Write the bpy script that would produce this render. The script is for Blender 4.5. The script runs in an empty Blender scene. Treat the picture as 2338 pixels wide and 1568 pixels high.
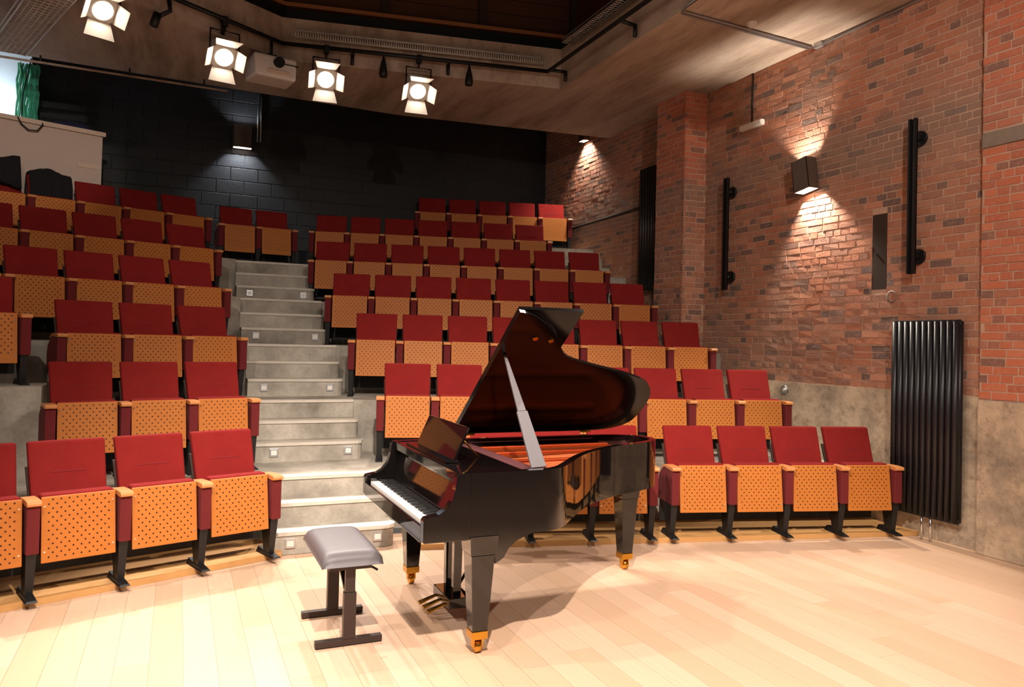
import bpy, math, random
from mathutils import Vector, Matrix, Quaternion
random.seed(7)
R = math.radians
D = bpy.data
scene = bpy.context.scene
COL = scene.collection

# ------------------------------------------------------------------ camera
# room frame: x = 0 is the face of the right brick wall, y runs along that wall away from the stage, z = 0 is the stage floor
YAW, PITCH, ROLL, F = R(23.5), 0.017, 0.024, 1750.0
def room_dir(v):                      # camera-yawed frame -> room frame
    nx, ny = math.cos(YAW), math.sin(YAW)
    return Vector((v[0]*nx + v[1]*ny, -v[0]*ny + v[1]*nx, v[2]))
cp, sp, cr, sr = math.cos(PITCH), math.sin(PITCH), math.cos(ROLL), math.sin(ROLL)
fw, up0, rt0 = Vector((0, cp, sp)), Vector((0, -sp, cp)), Vector((1, 0, 0))
rt, up = rt0*cr + up0*sr, up0*cr - rt0*sr
rt, up, fw = room_dir(rt), room_dir(up), room_dir(fw)
cam_data = D.cameras.new('camera')
cam = D.objects.new('camera', cam_data); COL.objects.link(cam)
CAMP = Vector((-6.52, -4.567, 1.75))
cam.matrix_world = Matrix(((rt.x, up.x, -fw.x, CAMP.x), (rt.y, up.y, -fw.y, CAMP.y), (rt.z, up.z, -fw.z, CAMP.z), (0, 0, 0, 1)))
cam_data.sensor_fit = 'HORIZONTAL'; cam_data.sensor_width = 36.0
cam_data.lens = F/2338*36.0
cam_data.shift_y = (780 - F*math.tan(PITCH) - 784)/2338
cam_data.clip_start = 0.05; cam_data.clip_end = 100
scene.camera = cam
def pix(p):
    v = Vector(p) - CAMP; z = v.dot(fw)
    return (1169 + F*v.dot(rt)/z, 780 - F*math.tan(PITCH) - F*v.dot(up)/z, z)

# ------------------------------------------------------------------ world, exposure
world = D.worlds.new('world'); scene.world = world; world.use_nodes = True
world.node_tree.nodes['Background'].inputs[0].default_value = (1.0, 0.86, 0.74, 1)
world.node_tree.nodes['Background'].inputs[1].default_value = 0.13
vs = scene.view_settings
vs.view_transform = 'Standard'; vs.look = 'None'; vs.gamma = 1.0; vs.exposure = 0.0; vs.use_curve_mapping = False
BACK_W = 550.0
STAGE_W = 1060.0
FRONT_W = 430.0
WARM = (1.0, 0.875, 0.785)

# ------------------------------------------------------------------ materials
def srgb(r, g, b):
    f = lambda c: (c/255/12.92) if c <= 10 else ((c/255 + 0.055)/1.055)**2.4
    return (f(r), f(g), f(b), 1)
class NT:
    def __init__(s, name):
        s.m = D.materials.new(name); s.m.use_nodes = True
        s.t = s.m.node_tree; s.b = s.t.nodes['Principled BSDF']
    def n(s, typ, **kw):
        nd = s.t.nodes.new(typ)
        for k, v in kw.items(): setattr(nd, k, v)
        return nd
    def l(s, a, b): s.t.links.new(a, b)
    def math(s, op, a, b=None, c=None):
        nd = s.n('ShaderNodeMath', operation=op)
        for i, v in enumerate((a, b, c)):
            if v is None: continue
            if isinstance(v, (int, float)): nd.inputs[i].default_value = v
            else: s.l(v, nd.inputs[i])
        return nd.outputs[0]
    def ramp(s, fac, stops):
        nd = s.n('ShaderNodeValToRGB'); e = nd.color_ramp.elements
        while len(e) > 1: e.remove(e[-1])
        e[0].position, e[0].color = stops[0]
        for p, c in stops[1:]:
            x = e.new(p); x.color = c
        s.l(fac, nd.inputs[0]); return nd.outputs[0]
    def mix(s, fac, a, b, mode='MIX'):
        nd = s.n('ShaderNodeMix', data_type='RGBA', blend_type=mode)
        for i, v in ((0, fac), (6, a), (7, b)):
            if isinstance(v, (int, float)): nd.inputs[i].default_value = v
            elif isinstance(v, tuple): nd.inputs[i].default_value = v
            else: s.l(v, nd.inputs[i])
        return nd.outputs[2]
    def noise(s, scale, detail=4, coord='Object', stretch=None, rough=0.6):
        tc = s.n('ShaderNodeTexCoord').outputs[coord]
        if coord == 'World':
            pass
        if stretch:
            mp = s.n('ShaderNodeMapping'); mp.inputs['Scale'].default_value = stretch
            s.l(tc, mp.inputs[0]); tc = mp.outputs[0]
        nz = s.n('ShaderNodeTexNoise'); nz.inputs['Scale'].default_value = scale
        nz.inputs['Detail'].default_value = detail; nz.inputs['Roughness'].default_value = rough
        s.l(tc, nz.inputs['Vector']); return nz.outputs[0]
    def pos_noise(s, scale, detail=4, stretch=None, rough=0.6):
        tc = s.n('ShaderNodeNewGeometry').outputs['Position']
        if stretch:
            mp = s.n('ShaderNodeMapping'); mp.inputs['Scale'].default_value = stretch
            s.l(tc, mp.inputs[0]); tc = mp.outputs[0]
        nz = s.n('ShaderNodeTexNoise'); nz.inputs['Scale'].default_value = scale
        nz.inputs['Detail'].default_value = detail; nz.inputs['Roughness'].default_value = rough
        s.l(tc, nz.inputs['Vector']); return nz.outputs[0]
    def bump(s, h, strength=0.3, dist=0.01):
        nd = s.n('ShaderNodeBump'); nd.inputs['Strength'].default_value = strength; nd.inputs['Distance'].default_value = dist
        s.l(h, nd.inputs['Height']); s.l(nd.outputs[0], s.b.inputs['Normal'])
    def rnd(s):                       # a random number per piece, for loose objects and for islands of a joined mesh
        a = s.n('ShaderNodeNewGeometry').outputs['Random Per Island']
        b = s.n('ShaderNodeObjectInfo').outputs['Random']
        return s.math('FRACT', s.math('ADD', a, b))
    def base(s, c):
        if isinstance(c, tuple): s.b.inputs['Base Color'].default_value = c
        else: s.l(c, s.b.inputs['Base Color'])
    def set(s, **kw):
        for k, v in kw.items(): s.b.inputs[k].default_value = v
def simple(name, col, rough=0.5, metal=0.0, **kw):
    k = NT(name); k.base(col); k.set(Roughness=rough, Metallic=metal)
    for a, v in kw.items(): k.b.inputs[a].default_value = v
    return k.m
M = {}
def mk_brick(name, stops, grey=0.25):
    k = NT(name); r = k.rnd()
    c = k.ramp(r, stops)
    c = k.mix(k.math('MULTIPLY', k.ramp(k.pos_noise(0.9, 5), [(0.45, (0, 0, 0, 1)), (0.7, (1, 1, 1, 1))]), grey), c, srgb(142, 118, 102))
    c = k.mix(k.math('MULTIPLY', k.ramp(k.pos_noise(28, 4), [(0.5, (0, 0, 0, 1)), (0.75, (1, 1, 1, 1))]), 0.5), c, srgb(190, 150, 125))
    sz = k.n('ShaderNodeSeparateXYZ'); k.l(k.n('ShaderNodeNewGeometry').outputs['Position'], sz.inputs[0])
    band = k.ramp(k.math('DIVIDE', k.math('ADD', sz.outputs[2], k.math('MULTIPLY', k.pos_noise(1.3, 4), 0.9)), 6.0), [(0.66, (0, 0, 0, 1)), (0.70, (1, 1, 1, 1)), (0.74, (1, 1, 1, 1)), (0.78, (0, 0, 0, 1))])
    c = k.mix(k.math('MULTIPLY', band, grey*0.8), c, srgb(134, 116, 102))      # greyer repaired courses
    k.base(c); k.set(Roughness=0.9); k.bump(k.pos_noise(60, 5), 0.6, 0.008); return k.m
M['brick'] = mk_brick('brick', [(0, srgb(166, 106, 80)), (0.25, srgb(182, 118, 88)), (0.5, srgb(160, 112, 92)), (0.7, srgb(192, 132, 102)), (0.86, srgb(146, 102, 86)), (0.96, srgb(108, 88, 80))], 0.7)
M['brick_red'] = mk_brick('brick_red', [(0, srgb(186, 104, 74)), (0.3, srgb(196, 112, 80)), (0.55, srgb(172, 98, 74)), (0.8, srgb(204, 122, 88)), (0.95, srgb(132, 94, 82))], 0.25)
k = NT('mortar'); k.base(k.mix(k.pos_noise(6, 5), srgb(204, 168, 144), srgb(178, 144, 122))); k.set(Roughness=0.95); k.bump(k.pos_noise(60, 4), 0.6, 0.01); M['mortar'] = k.m
k = NT('old_render')
c = k.ramp(k.pos_noise(1.6, 8, rough=0.7), [(0.28, srgb(120, 110, 100)), (0.45, srgb(176, 156, 132)), (0.6, srgb(214, 190, 160)), (0.78, srgb(176, 144, 118))])
c = k.mix(k.math('MULTIPLY', k.ramp(k.pos_noise(9, 6, rough=0.7), [(0.5, (0, 0, 0, 1)), (0.72, (1, 1, 1, 1))]), 0.6), c, srgb(104, 82, 62))
k.base(c); k.set(Roughness=0.92); k.bump(k.pos_noise(14, 8, rough=0.7), 0.8, 0.02); M['render'] = k.m
k = NT('stone_band'); k.base(k.mix(k.pos_noise(12, 5), srgb(150, 132, 116), srgb(112, 98, 88))); k.set(Roughness=0.9); k.bump(k.pos_noise(30, 5), 0.5, 0.01); M['stone'] = k.m
k = NT('tier_concrete')
c = k.ramp(k.pos_noise(2.2, 7, rough=0.65), [(0.27, srgb(108, 101, 90)), (0.5, srgb(156, 148, 134)), (0.72, srgb(186, 178, 164))])
c = k.mix(k.math('MULTIPLY', k.ramp(k.pos_noise(40, 4), [(0.5, (0, 0, 0, 1)), (0.8, (1, 1, 1, 1))]), 0.4), c, srgb(112, 102, 88))
k.base(c); k.set(Roughness=0.75); k.bump(k.pos_noise(50, 4), 0.2, 0.005); M['tier'] = k.m
k = NT('worn_nosing'); k.base(k.mix(k.pos_noise(9, 5), srgb(206, 198, 184), srgb(178, 168, 152))); k.set(Roughness=0.7); M['nosing'] = k.m
k = NT('slab_concrete')
c = k.ramp(k.pos_noise(1.2, 6, stretch=(2.2, 0.35, 1), rough=0.65), [(0.3, srgb(140, 118, 100)), (0.5, srgb(180, 160, 142)), (0.72, srgb(204, 188, 172))])
c = k.mix(k.math('MULTIPLY', k.ramp(k.pos_noise(7, 6, stretch=(3, .6, 1)), [(0.55, (0, 0, 0, 1)), (0.8, (1, 1, 1, 1))]), 0.5), c, srgb(110, 86, 68))
k.base(c); k.set(Roughness=0.85); k.bump(k.pos_noise(10, 6, stretch=(4, .5, 1)), 0.35, 0.01); M['slab'] = k.m
k = NT('black_block'); k.base(k.mix(k.rnd(), srgb(15, 15, 17), srgb(20, 20, 23))); k.set(Roughness=0.6); k.bump(k.pos_noise(60, 4), 0.5, 0.006); M['black_block'] = k.m
M['black_joint'] = simple('black_joint', srgb(34, 35, 38), 0.7)
k = NT('oak_plank')
r = k.rnd(); g = k.noise(3.0, 6, stretch=(14, 0.6, 4), rough=0.6)
c = k.mix(r, srgb(211, 179, 153), srgb(198, 164, 134))
c = k.mix(k.math('MULTIPLY', k.ramp(g, [(0.4, (0, 0, 0, 1)), (0.75, (1, 1, 1, 1))]), 0.3), c, srgb(190, 150, 116))
k.base(c); k.set(Roughness=0.42); k.b.inputs['Specular IOR Level'].default_value = 0.35; M['oak'] = k.m
k = NT('oak_strip'); k.base(k.mix(k.noise(4, 5, stretch=(1, 8, 4)), srgb(206, 158, 98), srgb(176, 126, 72))); k.set(Roughness=0.45); M['oak_strip'] = k.m
k = NT('red_fabric'); k.base(k.mix(k.noise(9, 5), srgb(132, 33, 30), srgb(110, 25, 23))); k.set(Roughness=0.95); k.b.inputs['Specular IOR Level'].default_value = 0.15; k.bump(k.noise(320, 2), 0.15, 0.002); M['red'] = k.m
M['seam'] = simple('seam_fabric', srgb(118, 20, 22), 0.95)
k = NT('red_carpet_side'); k.base(k.mix(k.noise(14, 4), srgb(104, 16, 18), srgb(86, 11, 14))); k.set(Roughness=0.9); M['red_side'] = k.m
# perforated beech veneer: staggered lattice of drilled holes in the panel's own coordinates
k = NT('perforated_beech')
tc = k.n('ShaderNodeTexCoord').outputs['Object']; sx = k.n('ShaderNodeSeparateXYZ'); k.l(tc, sx.inputs[0])
v = k.math('DIVIDE', sx.outputs[2], 0.0275); row = k.math('FLOOR', v)
u = k.math('ADD', k.math('DIVIDE', sx.outputs[0], 0.047), k.math('MULTIPLY', k.math('MODULO', row, 2.0), 0.5))
du = k.math('MULTIPLY', k.math('SUBTRACT', k.math('FRACT', u), 0.5), 0.047)
dv = k.math('MULTIPLY', k.math('SUBTRACT', k.math('FRACT', v), 0.5), 0.0275)
dist = k.math('SQRT', k.math('ADD', k.math('MULTIPLY', du, du), k.math('MULTIPLY', dv, dv)))
hole = k.math('LESS_THAN', dist, 0.0058)
ax = k.math('LESS_THAN', k.math('ABSOLUTE', k.math('SUBTRACT', sx.outputs[0], 0.27)), 0.19)
az = k.math('LESS_THAN', k.math('ABSOLUTE', k.math('SUBTRACT', sx.outputs[2], 0.44)), 0.185)
hole = k.math('MULTIPLY', hole, k.math('MULTIPLY', ax, az))
wood = k.mix(k.noise(5, 5, stretch=(1, 1, 5)), srgb(184, 109, 43), srgb(167, 95, 34))
wood = k.mix(k.math('MULTIPLY', k.n('ShaderNodeObjectInfo').outputs['Random'], 0.35), wood, srgb(186, 118, 56))
k.base(k.mix(hole, wood, srgb(56, 26, 10))); k.set(Roughness=0.55); k.b.inputs['Specular IOR Level'].default_value = 0.25; M['perf'] = k.m
k = NT('beech_armrest'); k.base(k.mix(k.noise(6, 4, stretch=(6, 1, 4)), srgb(206, 138, 84), srgb(184, 116, 64))); k.set(Roughness=0.35); M['arm'] = k.m
M['black_metal'] = simple('black_metal', srgb(24, 23, 24), 0.45, 0.2)
M['black_paint'] = simple('black_paint', srgb(20, 19, 20), 0.6)
M['radiator'] = simple('radiator_black', srgb(30, 28, 30), 0.38, 0.1)
M['chrome'] = simple('chrome', (0.8, 0.8, 0.8, 1), 0.2, 1.0)
M['white'] = simple('white_plastic', srgb(222, 214, 204), 0.5)
M['galv'] = simple('galvanised_steel', srgb(190, 190, 190), 0.35, 0.8)
M['lacquer'] = simple('piano_lacquer', srgb(14, 11, 11), 0.06, 0.0)
M['lacquer'].node_tree.nodes['Principled BSDF'].inputs['Coat Weight'].default_value = 0.6
M['lid_lacquer'] = simple('lid_lacquer', srgb(11, 9, 9), 0.12)
M['lid_lacquer'].node_tree.nodes['Principled BSDF'].inputs['Specular IOR Level'].default_value = 0.22
M['brass'] = simple('brass', srgb(214, 160, 62), 0.22, 1.0)
M['ivory'] = simple('white_key', srgb(240, 234, 224), 0.25)
M['ebony'] = simple('black_key', srgb(16, 15, 16), 0.3)
k = NT('gilt_plate'); k.base(k.mix(k.noise(5, 3), srgb(176, 66, 18), srgb(150, 50, 14))); k.set(Roughness=0.4, Metallic=0.5); M['gilt'] = k.m
M['string'] = simple('copper_string', srgb(150, 74, 36), 0.4, 0.8)
M['felt'] = simple('red_felt', srgb(70, 14, 18), 0.95)
M['leather'] = simple('grey_leatherette', srgb(92, 86, 88), 0.5)
M['sconce_body'] = simple('sconce_bronze', srgb(98, 82, 72), 0.45, 0.3)
M['bench_metal'] = simple('bench_brown_metal', srgb(62, 50, 46), 0.4, 0.3)
M['timber_dark'] = simple('weathered_timber', srgb(52, 38, 28), 0.8)
k = NT('roof_board'); k.base(k.mix(k.pos_noise(3, 5, stretch=(1, 1, 6)), srgb(92, 52, 28), srgb(66, 36, 20))); k.set(Roughness=0.7); M['roof_board'] = k.m
M['lit_beam_edge'] = simple('lit_timber_edge', srgb(176, 112, 66), 0.6)  # pale tone paints the lit lower edge of the timber beam
M['tray_lit'] = simple('lit_zinc', srgb(206, 204, 198), 0.45, 0.2)  # galvanised steel made paler, so the trays' lit look is in the colour
M['booth'] = simple('booth_painted_board', srgb(196, 176, 160), 0.6)
M['booth_cap'] = simple('booth_cap', srgb(208, 186, 164), 0.5)
M['white_wall'] = simple('white_back_wall', srgb(214, 222, 232), 0.7)
M['coat'] = simple('black_cloth', srgb(14, 14, 17), 0.95)
M['blue_cloth'] = simple('navy_cloth', srgb(28, 28, 62), 0.95)
M['rubber'] = simple('rubber', srgb(16, 16, 16), 0.7)
k = NT('green_foil'); k.base(k.mix(k.noise(18, 3, stretch=(3, 3, 1)), srgb(20, 130, 90), srgb(120, 220, 190))); k.set(Roughness=0.3, Metallic=0.4); M['green'] = k.m
def emis(name, col, s):
    k = NT(name); k.base((0, 0, 0, 1)); k.b.inputs['Emission Color'].default_value = col; k.b.inputs['Emission Strength'].default_value = s; return k.m
M['lens_on'] = emis('lit_lens', (1.0, 0.86, 0.70, 1), 60.0)
M['tube_on'] = emis('lit_cool_tube', (0.85, 0.94, 1.0, 1), 22.0)
M['sconce_on'] = emis('lit_sconce_glass', (1.0, 0.9, 0.78, 1), 25.0)
M['sconce_cool'] = emis('lit_sconce_cool_glass', (0.86, 0.92, 1.0, 1), 14.0)

# ------------------------------------------------------------------ mesh helpers
class MB:
    def __init__(s): s.v, s.f, s.sm = [], [], []
    def add(s, vs, fs, smooth=False):
        o = len(s.v); s.v += [tuple(p) for p in vs]; s.f += [tuple(i + o for i in f) for f in fs]; s.sm += [smooth]*len(fs); return s
    def box(s, x0, x1, y0, y1, z0, z1):
        return s.add([(x0,y0,z0),(x1,y0,z0),(x1,y1,z0),(x0,y1,z0),(x0,y0,z1),(x1,y0,z1),(x1,y1,z1),(x0,y1,z1)],
                     [(0,3,2,1),(4,5,6,7),(0,1,5,4),(1,2,6,5),(2,3,7,6),(3,0,4,7)])
    def hexa(s, b, t):                # bottom and top quads
        return s.add(list(b) + list(t), [(0,3,2,1),(4,5,6,7),(0,1,5,4),(1,2,6,5),(2,3,7,6),(3,0,4,7)])
    def prism(s, pts, a0, a1, axis='z', smooth=False):   # polygon swept along an axis; pts ccw in the two other axes
        n = len(pts)
        def P(p, a):
            if axis == 'z': return (p[0], p[1], a)
            if axis == 'x': return (a, p[0], p[1])
            return (p[0], a, p[1])
        vs = [P(p, a0) for p in pts] + [P(p, a1) for p in pts]
        s.add(vs, [(i, (i+1) % n, n + (i+1) % n, n + i) for i in range(n)], smooth)
        o = len(s.v) - 2*n
        s.f += [tuple(o + i for i in range(n-1, -1, -1)), tuple(o + n + i for i in range(n))]; s.sm += [False, False]
        return s
    def tube(s, pts, r, seg=8, smooth=True, caps=True):
        pts = [Vector(p) for p in pts]; rr = r if isinstance(r, (list, tuple)) else [r]*len(pts)
        vs, fs = [], []; ref = None
        for i, p in enumerate(pts):
            t = (pts[min(i+1, len(pts)-1)] - pts[max(i-1, 0)]).normalized()
            if ref is None or abs(ref.dot(t)) > 0.95: ref = Vector((0, 0, 1)) if abs(t.z) < 0.9 else Vector((1, 0, 0))
            a = t.cross(ref).normalized(); b = t.cross(a).normalized(); ref = -b.cross(t).cross(t) if False else ref
            for j in range(seg):
                w = 2*math.pi*j/seg; vs.append(p + (a*math.cos(w) + b*math.sin(w))*rr[i])
        for i in range(len(pts)-1):
            for j in range(seg):
                fs.append((i*seg+j, i*seg+(j+1) % seg, (i+1)*seg+(j+1) % seg, (i+1)*seg+j))
        s.add(vs, fs, smooth)
        if caps:
            o = len(s.v) - len(vs); m = (len(pts)-1)*seg
            s.f += [tuple(o+j for j in range(seg-1, -1, -1)), tuple(o+m+j for j in range(seg))]; s.sm += [False, False]
        return s
    def lathe(s, prof, seg=16, c=(0, 0, 0), smooth=True):  # (r, z)
        vs = [(c[0]+r*math.cos(2*math.pi*j/seg), c[1]+r*math.sin(2*math.pi*j/seg), c[2]+z) for r, z in prof for j in range(seg)]
        return s.add(vs, [(i*seg+j, i*seg+(j+1) % seg, (i+1)*seg+(j+1) % seg, (i+1)*seg+j) for i in range(len(prof)-1) for j in range(seg)], smooth)
    def mesh(s, name, mat, bevel=0.0):
        me = D.meshes.new(name); me.from_pydata(s.v, [], s.f)
        me.polygons.foreach_set('use_smooth', s.sm)
        me.materials.append(M[mat] if isinstance(mat, str) else mat); me.update()
        if bevel:
            import bmesh
            bm = bmesh.new(); bm.from_mesh(me)
            es = [e for e in bm.edges if len(e.link_faces) == 2 and e.calc_face_angle(0) > 0.5]
            bmesh.ops.bevel(bm, geom=es, offset=bevel, segments=2, affect='EDGES', profile=0.5, clamp_overlap=True)
            for f in bm.faces: f.smooth = False
            bm.to_mesh(me); bm.free()
        return me
    def obj(s, name, mat, parent=None, bevel=0.0):
        return link(name, s.mesh(name, mat, bevel), parent)
def link(name, data, parent=None):
    o = D.objects.new(name, data); COL.objects.link(o)
    if parent is not None: o.parent = parent
    return o
def tag(o, label, cat, group=None):
    o['label'] = label; o['category'] = cat
    if group: o['group'] = group
    return o
def struct(o, label=None, cat=None):
    o['kind'] = 'structure'
    if label: o['label'] = label
    if cat: o['category'] = cat
    return o
def thing(name, label, cat, loc=(0, 0, 0), rz=0.0, group=None):
    o = D.objects.new(name, None); COL.objects.link(o); o.empty_display_size = 0.1
    o.location = loc; o.rotation_euler = (0, 0, rz)
    return tag(o, label, cat, group)
def copy_tree(o, parent=None):
    c = o.copy(); COL.objects.link(c)
    if parent is not None: c.parent = parent
    for ch in list(o.children): copy_tree(ch, c)
    return c
def kids_stuff(o): o['kind'] = 'stuff'; return o

# ------------------------------------------------------------------ floor
fl = MB().box(-12, 0.3, -7, 2.2, -0.1, -0.004).obj('floor', 'oak'); struct(fl, 'pale oak plank stage floor running along the brick wall', 'floor')
PW = 0.166
unit = {}
i = 0; x = -9.6
while x < -0.01:
    y = -3.6 - random.random()*1.6
    while y < 1.72:
        L = random.choice((1.4, 1.8, 2.2)); y1 = min(y + L, 1.75)
        if y1 > -3.0 and y1 - y > 0.1:
            o = MB().box(0, PW-0.0016, 0, y1-y-0.0016, -0.004, 0.0).obj('plank', 'oak', fl)
            o.location = (x, y, 0)
        y = y1 if y1 >= 1.75 else y1
        if y1 >= 1.75: break
    x += PW
# low timber plinth strips under the front row
ang_r, ang_l = R(-14.5), R(20)
def lin(x, x0, y0, slope): return y0 + (x - x0)*slope
strip = MB().prism([(-4.62, 1.60), (-0.02, 0.58), (-0.02, 2.2), (-4.62, 2.2)], 0.001, 0.045).obj('floor_plinth', 'oak_strip'); struct(strip, 'low timber plinth under the front seats right of the stairs', 'plinth')
strip = MB().prism([(-9.5, 0.25), (-5.72, 1.74), (-5.72, 2.2), (-9.5, 2.2)], 0.001, 0.045).obj('floor_plinth', 'oak_strip'); struct(strip, 'low timber plinth under the front seats left of the stairs', 'plinth')

# ------------------------------------------------------------------ seating rows (room frame), arm-front line: start x, y, angle, pitch, seats
BASE = [0.045, 0.54, 1.09, 1.655, 2.23, 2.81, 3.37]
ARM = [0.68, 1.18, 1.73, 2.285, 2.84, 3.40, 3.96]
tr = math.tan(ang_r)
RROW = [None, (-4.68, 2.87, 8), (-4.73, 4.08, 8), (-4.80, 5.25, 8), (-4.84, 6.45, 8), (-4.67, 7.58, 7), (-2.81, 8.17, 5)]
# left rows: y at x = -6.5, angle, first arm x, pitch, seats in view, seats added further left
LROW = [(1.33, 19, -7.32, .54, 3, 1), (2.55, 15, -7.41, .535, 3, 0), (3.65, 20, -7.47, .56, 3, 0), (4.65, 22, -8.01, .54, 4, 1), (5.75, 22, -8.07, .54, 4, 1), (6.93, 21, -8.20, .545, 4, 1)]
LAND = [None, 2.28, 3.65, 4.72, 5.85, 6.95]
STEPY = [None, (1.80, 2.05), (3.09, 3.37), (4.18, 4.45), (5.30, 5.57), (6.40, 6.67)]
YB = 8.95
SXL, SXR = -5.82, -4.78
ordw = ['front', 'second', 'third', 'fourth', 'fifth', 'sixth', 'top']
step_lights = []
for k in range(1, 6):
    ly, la, lx, lp, ln, lm = LROW[k]
    tl = math.tan(R(la)); sl = lambda X: ly + (X + 6.5)*tl - 0.40/math.cos(R(la))
    rx, ry, rn = RROW[k]; srr = lambda X: ry + (X - rx)*tr - 0.45/math.cos(ang_r)
    pts = [(-10, sl(-10)), (SXL, sl(SXL)), (SXL, LAND[k]), (SXR, LAND[k]), (SXR, srr(SXR)), (0, srr(0)), (0, YB), (-10, YB)]
    z0 = 0.0 if k == 1 else BASE[k-1]
    t = MB().prism(pts, z0, BASE[k], 'z').obj('floor_tier', 'tier')
    struct(t, 'grey concrete seating tier carrying the %s row of seats' % ordw[k], 'tier')
    for j in range(2):
        zt = z0 + (BASE[k] - z0)*(j+1)/3; zb = z0 + (BASE[k] - z0)*j/3 if j else z0
        y0 = STEPY[k][j]; y1 = LAND[k]; xl = SXL; rr_ = 0.10 if j == 0 else 0.05
        if k == 1 and j == 0: xl = SXL + 0.02
        arc = [(SXR - rr_ + rr_*math.sin(a), y0 + rr_ - rr_*math.cos(a)) for a in [R(q) for q in (0, 22, 45, 67, 90)]]
        MB().prism([(xl, y0)] + arc + [(SXR, y1), (xl, y1)], zb, zt).obj('step', 'tier', t)
        # worn pale nosing strip on the step edge
        MB().prism([(xl, y0-0.012)] + [(a+0.012*math.sin(q), b-0.012*math.cos(q)) for (a, b), q in zip(arc, [R(q) for q in (0, 22, 45, 67, 90)])] + [(SXR, y0+0.14), (xl, y0+0.14)], zt-0.028, zt+0.002).obj('nosing', 'nosing', t)
    MB().box(SXL, SXR, LAND[k]-0.012, LAND[k]+0.10, BASE[k]-0.026, BASE[k]+0.002).obj('nosing', 'nosing', t)
    zz = z0 + (BASE[k] - z0)/6
    for X, w_ in ((SXL+0.17, 'left'), (SXR-0.16, 'right')): step_lights.append((X, STEPY[k][0], zz, w_, k))
rx, ry, rn = RROW[6]; s7 = lambda X: ry + (X - rx)*tr - 0.45/math.cos(ang_r)
t = MB().prism([(-3.2, s7(-3.2)), (0, s7(0)), (0, YB), (-3.2, YB)], BASE[5], BASE[6]).obj('floor_tier', 'tier'); struct(t, 'highest concrete seating tier in the back right corner', 'tier')
for j in range(2):                    # wall-side steps up to the top tier
    zt = BASE[5] + (BASE[6]-BASE[5])*(j+1)/3
    MB().box(-0.95, -0.02, 6.75+0.25*j - 0.35, s7(-0.2)+0.1, BASE[5] if j == 0 else BASE[5]+(BASE[6]-BASE[5])/3, zt).obj('step', 'tier', t)
# the raised block beyond the second aisle at the far left, and the technician's platform
t = MB().prism([(-9.6, 1.90), (-7.52, 2.62), (-7.52, 3.1), (-9.6, 2.7)], 1.09*0, 1.30).obj('floor_tier', 'tier'); struct(t, 'stained concrete block at the far left beside the second row', 'tier')
t = MB().prism([(-10, 6.0), (-7.5, 6.98), (-7.5, YB), (-10, YB)], BASE[5], 3.37).obj('floor_tier', 'tier'); struct(t, 'concrete platform of the control booth behind the left seats', 'tier')

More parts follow.
